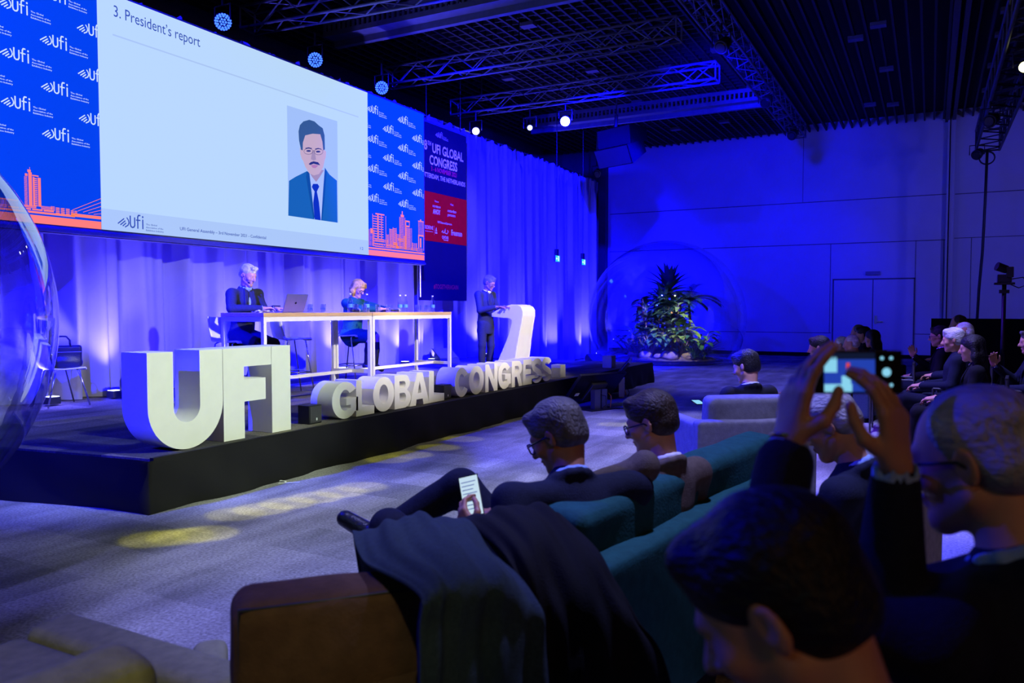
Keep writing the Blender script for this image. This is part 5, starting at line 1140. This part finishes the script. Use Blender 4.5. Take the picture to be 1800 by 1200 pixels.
# ================================================================== PEOPLE
M['ph_blue'] = emat('phone_picture_blue', (.015, .05, .42), 1); M['ph_dark'] = emat('phone_picture_dark', (.004, .008, .03), 1); M['ph_red'] = emat('phone_picture_red', (.7, .06, .04), 1); M['ph_cyan'] = emat('phone_picture_screen', (.25, .65, .85), 1)
def seated(lean=.15, torso=.50, headf=.06, hyaw=0, hpitch=15, hroll=0, thigh=.44, kz=.04, spread=.12, arms='lap', sw=.185, pz=0, shin=.42, headup=.155, reach=.30, wz=.18):
    u = V3(0, -math.sin(lean), math.cos(lean)); pel = V3(0, 0, pz); ch = pel+u*torso*.72; s0 = pel+u*torso*.93; nk = pel+u*torso*1.06+V3(0, .012, 0)
    P = dict(pel=pel, chest=ch, neck=nk, head=nk+V3(0, headf, headup), shL=s0+V3(-sw, 0, 0), shR=s0+V3(sw, 0, 0), hyaw=hyaw, hpitch=hpitch, hroll=hroll)
    for q, s_ in (('L', -1), ('R', 1)):
        P['el'+q] = V3(s_*(sw+.06), .02-math.sin(lean)*.2, pz+.21); P['wr'+q] = V3(s_*.09, reach, pz+wz)
        P['kn'+q] = V3(s_*spread, thigh, pz+kz); P['an'+q] = V3(s_*spread, thigh+.03, pz+kz-shin); P['to'+q] = P['an'+q]+V3(0, .15, -.035)
        P['hand'+q] = dict(d=V3(-s_*.35, .9, -.1), n=V3(0, -.1, -1), curl=.45)
    return P
def place(name_label, head, rz, P, **kw):
    """put the figure so that its head centre is at the world point"""
    a = math.radians(rz); h = V3(P['head']); x = head[0]-(h[0]*math.cos(a)-h[1]*math.sin(a)); y = head[1]-(h[0]*math.sin(a)+h[1]*math.cos(a)); z = head[2]-h[2]
    for k, v in P.items():
        if isinstance(v, np.ndarray): P[k] = v
    return figure('person', name_label, (x, y, z), rz, P, **kw)
def loc_of(head, rz, P):
    a = math.radians(rz); h = V3(P['head']); return V3(head[0]-(h[0]*math.cos(a)-h[1]*math.sin(a)), head[1]-(h[0]*math.sin(a)+h[1]*math.cos(a)), head[2]-h[2])
def to_local(p, o, rz):
    a = math.radians(rz); d = V3(p)-o; return V3(d[0]*math.cos(a)+d[1]*math.sin(a), -d[0]*math.sin(a)+d[1]*math.cos(a), d[2])
def dloc(d, rz): a = math.radians(rz); d = V3(d); return V3(d[0]*math.cos(a)+d[1]*math.sin(a), -d[0]*math.sin(a)+d[1]*math.cos(a), d[2])

# --- seated grey haired man at the bar table
P = seated(lean=-.12, torso=.53, headf=.05, hpitch=22, hyaw=8, thigh=.44, kz=-.10, spread=.10, shin=.44, pz=0); rz = -94; hd = (-7.15, 6.77, 1.90)
o = loc_of(hd, rz, P)
P['wrR'] = to_local((-6.86, 6.72, 1.505), o, rz); P['elR'] = to_local((-7.10, 6.46, 1.50), o, rz); P['wrL'] = to_local((-6.92, 6.98, 1.505), o, rz); P['elL'] = to_local((-7.14, 7.02, 1.47), o, rz)
P['handR'] = dict(d=dloc((.45, .9, .05), rz), n=dloc((.2, -.1, -1), rz), curl=.5); P['handL'] = dict(d=dloc((.8, .4, 0), rz), n=(0, 0, -1), curl=.4)
P['anL'] = P['knL']+V3(-.02, -.12, -.42); P['anR'] = P['knR']+V3(.02, -.16, -.42); P['toL'] = P['anL']+V3(0, .15, -.03); P['toR'] = P['anR']+V3(0, .15, -.03)
place('seated grey haired man in dark jacket and light blue shirt at the bar table', hd, rz, P, skin='skin_light', hair=('short', 'hair_white'), jacket='suit_charcoal', trousers='trouser_navy', shirt='shirt_blue', hem=.30, headset=True, seed=1, vhead=.009)
rmt = thing('remote_control', 'small black remote in the seated grey haired man hand', 'remote', (-6.80, 6.84, 1.50)); MB().cbox((-6.80, 6.86, 1.535), (.012, .06, .008), Matrix.Identity(4)).build('remote_body', 'black', rmt)
# --- seated woman in green
P = seated(lean=-.10, torso=.50, headf=.06, hpitch=30, hyaw=2, thigh=.40, kz=-.02, spread=.07, shin=.42, sw=.165); rz = -92; hd = (-7.36, 9.05, 1.80); o = loc_of(hd, rz, P); P['socks'] = True
P['wrR'] = to_local((-6.98, 9.10, 1.50), o, rz); P['elR'] = to_local((-7.15, 8.83, 1.50), o, rz); P['wrL'] = to_local((-6.98, 9.24, 1.50), o, rz); P['elL'] = to_local((-7.15, 9.36, 1.49), o, rz)
P['handR'] = dict(d=dloc((.6, .7, 0), rz), n=(0, 0, -1), curl=.3); P['handL'] = dict(d=dloc((.8, -.3, 0), rz), n=(0, 0, -1), curl=.3)
for q in 'LR': P['an'+q] = P['kn'+q]+V3(0, -.06 if q == 'R' else -.02, -.42); P['to'+q] = P['an'+q]+V3(0, .12, -.05)
place('seated woman with blond bob, glasses and dark green dress at the bar table', hd, rz, P, skin='skin_light', hair=('bob', 'hair_blond'), jacket='dress_green', trousers=None, shirt=None, skirt='dress_green', opening=False, glass='glass_frame', fat=1.05, seed=2, vhead=.009, sleeve=.8)
# --- man at the lectern
P = dict(pel=V3(0, 0, .86), chest=V3(0, .0, 1.22), neck=V3(0, .03, 1.40), head=V3(0, .085, 1.55), shL=V3(-.19, 0, 1.34), shR=V3(.19, 0, 1.34), hyaw=14, hpitch=24,
         knL=V3(-.11, .03, .46), knR=V3(.12, .02, .46), anL=V3(-.12, -.02, .09), anR=V3(.13, .02, .09), toL=V3(-.13, .14, .045), toR=V3(.15, .18, .045),
         elL=V3(-.26, .06, 1.08), elR=V3(.25, .08, 1.07), wrL=V3(-.12, .32, 1.13), wrR=V3(.10, .32, 1.13), handL=dict(d=(.3, .9, .1), n=(0, 0, -1), curl=.3), handR=dict(d=(-.3, .9, .1), n=(0, 0, -1), curl=.3))
figure('person', 'standing man with grey hair, glasses and dark suit reading at the lectern', (-6.86, 11.90, SZ-.0), -100, P, skin='skin_tan', hair=('full', 'hair_grey'), jacket='suit_charcoal', trousers='suit_charcoal', shirt='shirt_white', hem=.14, glass='glass_frame', headset=True, seed=3, vhead=.009)

# --- audience, near
def nose_dir(dx, dy): return math.degrees(math.atan2(-dx, dy))
# man with phone on the teal sofa
rz = 62; P = seated(lean=.36, torso=.54, headf=.10, hpitch=30, hyaw=26, thigh=.46, kz=.14, spread=.10, sw=.215); hd = (-1.16, 2.52, 1.05); o = loc_of(hd, rz, P)
P['knR'] = to_local((-1.62, 2.62, .80), o, rz); P['anR'] = to_local((-2.00, 2.44, .55), o, rz); P['anR'] = P['knR']+nrm(P['anR']-P['knR'])*.40; P['toR'] = P['anR']+dloc((-.14, -.02, .06), rz)
P['knL'] = to_local((-1.78, 2.36, .68), o, rz); P['anL'] = to_local((-1.86, 2.36, .12), o, rz); P['toL'] = to_local((-2.02, 2.34, .06), o, rz)
P['wrL'] = to_local((-1.34, 2.25, .74), o, rz); P['elL'] = to_local((-1.12, 2.14, .72), o, rz); P['wrR'] = to_local((-1.42, 2.52, .74), o, rz)
P['handL'] = dict(d=dloc((-.6, .2, .45), rz), n=dloc((-.1, .9, .3), rz), curl=.55)
P['shL'] = to_local((-1.20, 2.25, .865), o, rz); P['shR'] = to_local((-.93, 2.66, .86), o, rz); P['chest'] = P['chest']*.35+.65*((P['shL']+P['shR'])/2-V3(0, 0, .11)); P['neck'] = (P['shL']+P['shR'])/2+V3(0, .03, .05)
place('seated man in glasses and dark suit with crossed legs holding a lit phone', hd, rz, P, skin='skin_tan', hair=('full', 'hair_grey'), jacket='suit_navy', trousers='trouser_navy', shirt='shirt_blue', vox=.009, vhead=.0065, glass='glass_frame', seed=4, opening=False, hairamp=.002)
ph = thing('smartphone', 'smartphone with a glowing text page in the crossed legged man hand', 'phone', (-1.42, 2.36, .80)); T = Matrix.Translation((-1.42, 2.36, .84)) @ Euler((math.radians(62), math.radians(-14), math.radians(25))).to_matrix().to_4x4()
MB().cbox((0, 0, 0), (.036, .075, .004), T).build('body', 'screen_black', ph, bevel=.002); MB().add([(-.033, -.071, .0046), (.033, -.071, .0046), (.033, .071, .0046), (-.033, .071, .0046)], [(0, 1, 2, 3)], T).build('screen', 'phone_screen', ph)
mb = MB()
for i in range(8): mb.add([(-.028, .05-.014*i, .0050), (.024-.006*(i % 3), .05-.014*i, .0050), (.024-.006*(i % 3), .053-.014*i, .0050), (-.028, .053-.014*i, .0050)], [(0, 1, 2, 3)], T)
mb.build('page_lines', 'slide_text', ph)
# second man on the sofa
rz = 66; P = seated(lean=.25, torso=.53, headf=.07, hpitch=20, hyaw=22, kz=.10, sw=.20); hd = (-.99, 3.06, 1.04)
o = loc_of(hd, rz, P); P['elL'] = to_local((-.90, 2.70, .93), o, rz); P['wrL'] = to_local((-1.12, 2.58, .84), o, rz); P['handL'] = dict(d=dloc((-.6, -.3, -.3), rz), n=dloc((0, 0, -1), rz), curl=.3)
place('seated man in glasses and brown-grey jacket with white collar on the sofa', hd, rz, P, skin='skin_light', hair=('full', 'hair_brown'), jacket='suit_taupe', trousers='trouser_navy', shirt='shirt_white', vox=.009, vhead=.0065, glass='glass_frame', seed=5, opening=False, hairamp=.0015)
# man behind the raised hands
rz = 80; P = seated(lean=.15, torso=.53, headf=.09, hpitch=30, hyaw=4); hd = (-.32, 3.12, 1.07)
place('white haired man in glasses and navy suit looking down behind the raised phone', hd, rz, P, skin='skin', hair=('balding', 'hair_greywhite'), jacket='suit_navy', trousers='trouser_navy', shirt='shirt_blue', vox=.010, vhead=.007, glass='alu', seed=6, opening=False)
# armchair man
rz = 48; P = seated(lean=.30, torso=.52, headf=.05, hpitch=20, hyaw=24, kz=.10, spread=.16, reach=.34); hd = (-1.27, 6.30, 1.05)
place('dark haired bearded man in black suit in the grey lounge armchair', hd, rz, P, skin='skin_light', hair=('full', 'hair_dark'), jacket='suit_black', trousers='suit_black', shirt='shirt_white', vox=.011, vhead=.009, seed=7, opening=False)
p2 = thing('smartphone', 'smartphone in the lap of the dark haired man in the grey armchair', 'phone', (-1.72, 6.50, .64)); MB().cbox((0, 0, 0), (.036, .07, .004), Tm((-1.70, 6.50, .72), .6, .12)).build('body', 'screen_black', p2); MB().cbox((0, 0, .0046), (.033, .066, .0005), Tm((-1.70, 6.50, .72), .6, .12)).build('screen', 'ph_cyan', p2)

# --- man raising the phone
rz = 62; P = seated(lean=.02, torso=.56, headf=.07, hpitch=14, hyaw=8, sw=.205, kz=.02); hd = (.072, 1.535, 1.245); o = loc_of(hd, rz, P)
P['wrL'] = to_local((-.205, 1.37, 1.275), o, rz); P['elL'] = to_local((-.23, 1.26, 1.03), o, rz); P['shL'] = to_local((.02, 1.30, 1.00), o, rz)
P['wrR'] = to_local((-.045, 1.42, 1.245), o, rz); P['elR'] = to_local((-.05, 1.46, 1.00), o, rz); P['shR'] = to_local((.16, 1.66, 1.01), o, rz)
P['handL'] = dict(d=dloc((.10, .10, 1), rz), n=dloc((.75, .60, .10), rz), curl=(.20, .26, .32, .40), thumb=.7); P['handR'] = dict(d=dloc((-.06, -.02, 1), rz), n=dloc((-.85, .35, .05), rz), curl=(.35, .40, .42, .45), thumb=.6)
pm_ = place('balding man in glasses and dark suit at right raising a phone with both hands', hd, rz, P, skin='skin', hair=('balding', 'hair_greywhite'), jacket='suit_navy', trousers='trouser_navy', shirt='shirt_blue', vox=.0075, vhead=.0052, glass='glass_frame', seed=8, opening=False, hairamp=.0016)
# his wristwatch
wm = V3(P['wrL'])*.9+V3(P['elL'])*.1; ax = nrm(V3(P['wrL'])-V3(P['elL'])); a1 = nrm(np.cross(ax, (0, 0.2, 1))); a2 = np.cross(ax, a1)
MB().tube([Vector(wm+ax*.016+(a1*math.cos(t)+a2*math.sin(t))*.0315) for t in np.linspace(0, 2*PI, 25)], .0055, 8, False).build('wristwatch', 'black', pm_, smooth=True, local=True)
MB().tube([Vector(wm+ax*.034+(a1*math.cos(t)+a2*math.sin(t))*.0300) for t in np.linspace(0, 2*PI, 25)], .0026, 8, False).build('bracelet', 'gold', pm_, smooth=True, local=True)
# raised phone
pz = Vector((-.108, 1.462, 1.392)); nx = Vector((.50, -.866, .05)).normalized(); lx = Vector((.866, .50, 0)).normalized(); uz = nx.cross(lx).normalized()*1; uz = uz if uz.z > 0 else -uz
Rm = Matrix((lx, uz, nx)).transposed().to_4x4(); T = Matrix.Translation(pz) @ Rm
ph = thing('smartphone', 'smartphone held up sideways filming the stage', 'phone', tuple(pz)); MB().cbox((0, 0, 0), (.076, .037, .004), T).build('body', 'screen_black', ph, bevel=.002)
def pq(mb, x0, y0, x1, y1, z=.0045): mb.add([(x0, y0, z), (x1, y0, z), (x1, y1, z), (x0, y1, z)], [(0, 1, 2, 3)], T)
mb = MB(); pq(mb, -.060, -.033, .028, .033); sc_ = mb.build('screen', 'ph_blue', ph)
mb = MB(); pq(mb, -.060, -.033, -.012, -.020, .0048); pq(mb, -.060, .0, -.038, .026, .0048); pq(mb, -.030, -.020, -.014, -.006, .0048); mb.build('bright_picture_areas', 'ph_cyan', sc_)
mb = MB(); pq(mb, -.022, .004, -.016, .016, .0050); mb.build('red_picture_area', 'ph_red', sc_); mb = MB(); pq(mb, -.06, .022, .028, .033, .0048); mb.build('dark_picture_area', 'ph_dark', sc_)
mb = MB()
for (x, y, r_) in ((.048, 0, .0075), (.040, .024, .003), (.056, .024, .003), (.040, -.022, .003), (.056, -.022, .003)): mb.lathe([(r_, .0046), (r_, .0050)], 16, T @ Matrix.Translation((x, y, 0)))
mb.build('camera_buttons', 'ph_cyan', sc_)

# --- dark haired person at the bottom edge
rz = 76; P = seated(lean=.02, torso=.52, headf=.10, hpitch=36, hyaw=8, hroll=0, sw=.19); hd = (-.150, .950, 1.150)
place('dark haired person with head bowed, white collar, nearest the camera', hd, rz, P, skin='skin', hair=('full', 'hair_dark'), jacket='suit_black', trousers='suit_black', shirt='shirt_white', vox=.0085, vhead=.0052, seed=9, opening=False, hairamp=.0018)

# --- far right row and far group
def aud(label, hd, rz, **kw):
    pk = dict(lean=.12, torso=.50, headf=.05, hpitch=10); pk.update(kw.pop('pose', {})); P = seated(**pk); f = kw.pop('raise_', None)
    if f: P['wrR'] = V3(.16, .30, .42); P['elR'] = V3(.26, .08, .24); P['handR'] = dict(d=(-.2, .2, 1), n=(-1, 0, 0), curl=.4)
    kw.setdefault('opening', False)
    return place(label, hd, rz, P, vox=.014, vhead=.011, **kw)
aud('seated woman with long dark hair and white trimmed dark jacket', (.36, 8.79, 1.12), 86, skin='skin_light', hair=('long', 'hair_dark'), jacket='suit_black', trousers='suit_black', shirt='shirt_white', seed=11, opening=True)
aud('seated man with fair white hair behind the dark haired woman', (.22, 9.62, 1.17), 86, skin='skin_light', hair=('full', 'hair_white'), jacket='suit_navy', trousers='trouser_navy', shirt='shirt_white', seed=12)
aud('seated man in blue with folded hands in the far right row', (.34, 10.50, 1.22), 86, skin='skin_light', hair=('balding', 'hair_white'), jacket='suit_navy', trousers='trouser_navy', shirt='shirt_blue', seed=13)
aud('seated man in glasses and white shirt with raised hand in the far right row', (.10, 11.20, 1.16), 86, raise_=True, skin='skin', hair=('short', 'hair_dark'), jacket='suit_black', trousers='trouser_navy', shirt='shirt_white', seed=14, opening=True, glass='glass_frame')
aud('reddish haired man farthest back in the right row', (.35, 12.70, 1.29), 86, skin='skin', hair=('balding', 'hair_brown'), jacket='suit_black', trousers='suit_black', seed=15)
aud('seated man cut by the right edge with hand at chin', (.93, 9.75, 1.16), 95, raise_=True, skin='skin_light', hair=('short', 'hair_grey'), jacket='suit_navy', trousers='suit_black', seed=16, opening=True)
aud('white haired man in the far left group, nearer one', (-.97, 11.94, 1.01), 84, skin='skin_light', hair=('balding', 'hair_white'), jacket='suit_navy', trousers='suit_black', shirt='shirt_white', seed=17)
aud('white haired man in the far left group, second one', (-1.13, 12.22, .98), 84, skin='skin_light', hair=('balding', 'hair_white'), jacket='suit_navy', trousers='suit_black', shirt='shirt_blue', seed=18)
aud('woman with dark hair and black top in the far left group', (-.76, 12.85, 1.06), 84, skin='skin_light', hair=('long', 'hair_dark'), jacket='suit_black', trousers='suit_black', shirt=None, seed=19)
aud('bald man with reddish face behind the far left group', (-1.04, 13.94, 1.12), 84, skin='skin', hair=('balding', 'hair_grey'), jacket='suit_black', trousers='suit_black', shirt=None, seed=20)
aud('dark haired person between the bald man and the woman in the far left group', (-.92, 13.35, 1.10), 84, skin='skin', hair=('short', 'hair_dark'), jacket='suit_black', trousers='suit_black', shirt=None, seed=21)
aud('dark haired person just behind the raised left hand fingers', (-1.06, 9.06, 1.08), 86, skin='skin', hair=('full', 'hair_dark'), jacket='suit_black', trousers='suit_black', shirt='shirt_blue', seed=22)
frame_chair(-1.0, 9.06, 86, 'black chair under the dark haired person behind the raised fingers'); frame_chair(-.98, 13.94, 84, 'black chair under the bald man behind the far left group'); frame_chair(-.86, 13.35, 84, 'black chair under the dark haired person in the far left group')
sofa('low dark armchair under the woman in the far left group', 'armchair', -.72, 12.95, 84, .8, .75, 'suit_black', .50, .66, 1, .7, arm_w=.1, cush=False)

# --- coats draped over the chair back and sofa arm
def drape(label, name, m, pts, seed, th=.016, amp=.0035, vox=.011):
    """pts: rows of cloth control points, thickened to a soft sheet"""
    G = np.array(pts, float); nu, nv = G.shape[:2]; r_ = []
    def cr(A, t):
        n = len(A)-1; x = t*n; i = min(int(x), n-1); f = x-i; p0 = A[max(i-1, 0)]; p1 = A[i]; p2 = A[i+1]; p3 = A[min(i+2, n)]
        return .5*((2*p1)+(-p0+p2)*f+(2*p0-5*p1+4*p2-p3)*f*f+(-p0+3*p1-3*p2+p3)*f**3)
    Nu, Nv = 46, 46; vs = np.zeros((Nu, Nv, 3)); rr = np.random.RandomState(seed); ph = rr.rand(8)*6
    for i in range(Nu):
        row = np.array([cr(G[:, j], i/(Nu-1)) for j in range(nv)])
        for j in range(Nv): vs[i, j] = cr(row, j/(Nv-1))
    du = np.gradient(vs, axis=0); dv = np.gradient(vs, axis=1); N = np.cross(du, dv); N /= np.maximum(np.linalg.norm(N, axis=-1, keepdims=True), 1e-9)
    U_, W_ = np.meshgrid(np.linspace(0, 1, Nu), np.linspace(0, 1, Nv), indexing='ij')
    w_ = amp*(np.sin(W_*23+ph[0]+2*np.sin(U_*5+ph[1]))+.7*np.sin(W_*41+U_*9+ph[2])+.5*np.sin(U_*31+W_*13+ph[3]))
    vs += N*w_[..., None]; bk = vs-N*th; a = [tuple(p) for p in vs.reshape(-1, 3)]; b = [tuple(p) for p in bk.reshape(-1, 3)]; n = len(a)
    f = [(i*Nv+j, (i+1)*Nv+j, (i+1)*Nv+j+1, i*Nv+j+1) for i in range(Nu-1) for j in range(Nv-1)]; f2 = [tuple(q+n for q in k)[::-1] for k in f]
    bd = [j for j in range(Nv)]+[i*Nv+Nv-1 for i in range(1, Nu)]+[(Nu-1)*Nv+j for j in range(Nv-2, -1, -1)]+[i*Nv for i in range(Nu-2, 0, -1)]
    f3 = [(bd[i], bd[(i+1) % len(bd)], bd[(i+1) % len(bd)]+n, bd[i]+n) for i in range(len(bd))]
    return tag(MB().add(a+b, f+f2+f3).build(name, m, smooth=True, recalc=True), label, 'coat')
drape('dark blue denim textured coat draped over the brown armchair back', 'draped_coat', 'denim', [
    [(-1.59, 1.95, 0.65), (-1.54, 1.98, 0.69), (-1.45, 2.03, 0.73), (-1.34, 2.09, 0.77)],
    [(-1.48, 1.79, 0.84), (-1.39, 1.84, 0.88), (-1.29, 1.89, 0.90), (-1.17, 1.95, 0.88)],
    [(-1.27, 1.58, 0.85), (-1.18, 1.63, 0.90), (-1.08, 1.72, 0.91), (-0.97, 1.78, 0.84)],
    [(-0.99, 1.42, 0.88), (-0.95, 1.48, 0.89), (-0.89, 1.58, 0.88), (-0.83, 1.68, 0.79)],
    [(-0.97, 1.40, 0.79), (-0.93, 1.47, 0.78), (-0.87, 1.57, 0.75), (-0.80, 1.67, 0.71)],
    [(-0.96, 1.38, 0.65), (-0.91, 1.45, 0.63), (-0.85, 1.55, 0.60), (-0.78, 1.65, 0.57)],
    [(-0.95, 1.38, 0.49), (-0.91, 1.44, 0.47), (-0.85, 1.54, 0.45), (-0.77, 1.65, 0.43)]], 1, amp=.006)
drape('black coat hanging beside the denim coat over the sofa corner', 'draped_coat', 'coat_black', [
    [(-1.39, 2.17, 0.75), (-1.29, 2.23, 0.78), (-1.18, 2.29, 0.80), (-1.11, 2.32, 0.79)],
    [(-1.24, 1.97, 0.87), (-1.15, 2.02, 0.90), (-1.03, 2.09, 0.92), (-0.97, 2.12, 0.88)],
    [(-0.99, 1.80, 0.86), (-0.95, 1.87, 0.90), (-0.87, 1.97, 0.88), (-0.79, 2.01, 0.81)],
    [(-0.89, 1.76, 0.75), (-0.83, 1.81, 0.76), (-0.74, 1.90, 0.75), (-0.68, 1.96, 0.70)],
    [(-0.85, 1.74, 0.63), (-0.78, 1.81, 0.62), (-0.69, 1.89, 0.61), (-0.60, 1.96, 0.60)],
    [(-0.83, 1.73, 0.47), (-0.76, 1.79, 0.46), (-0.66, 1.89, 0.44), (-0.55, 1.97, 0.43)]], 2, amp=.005)
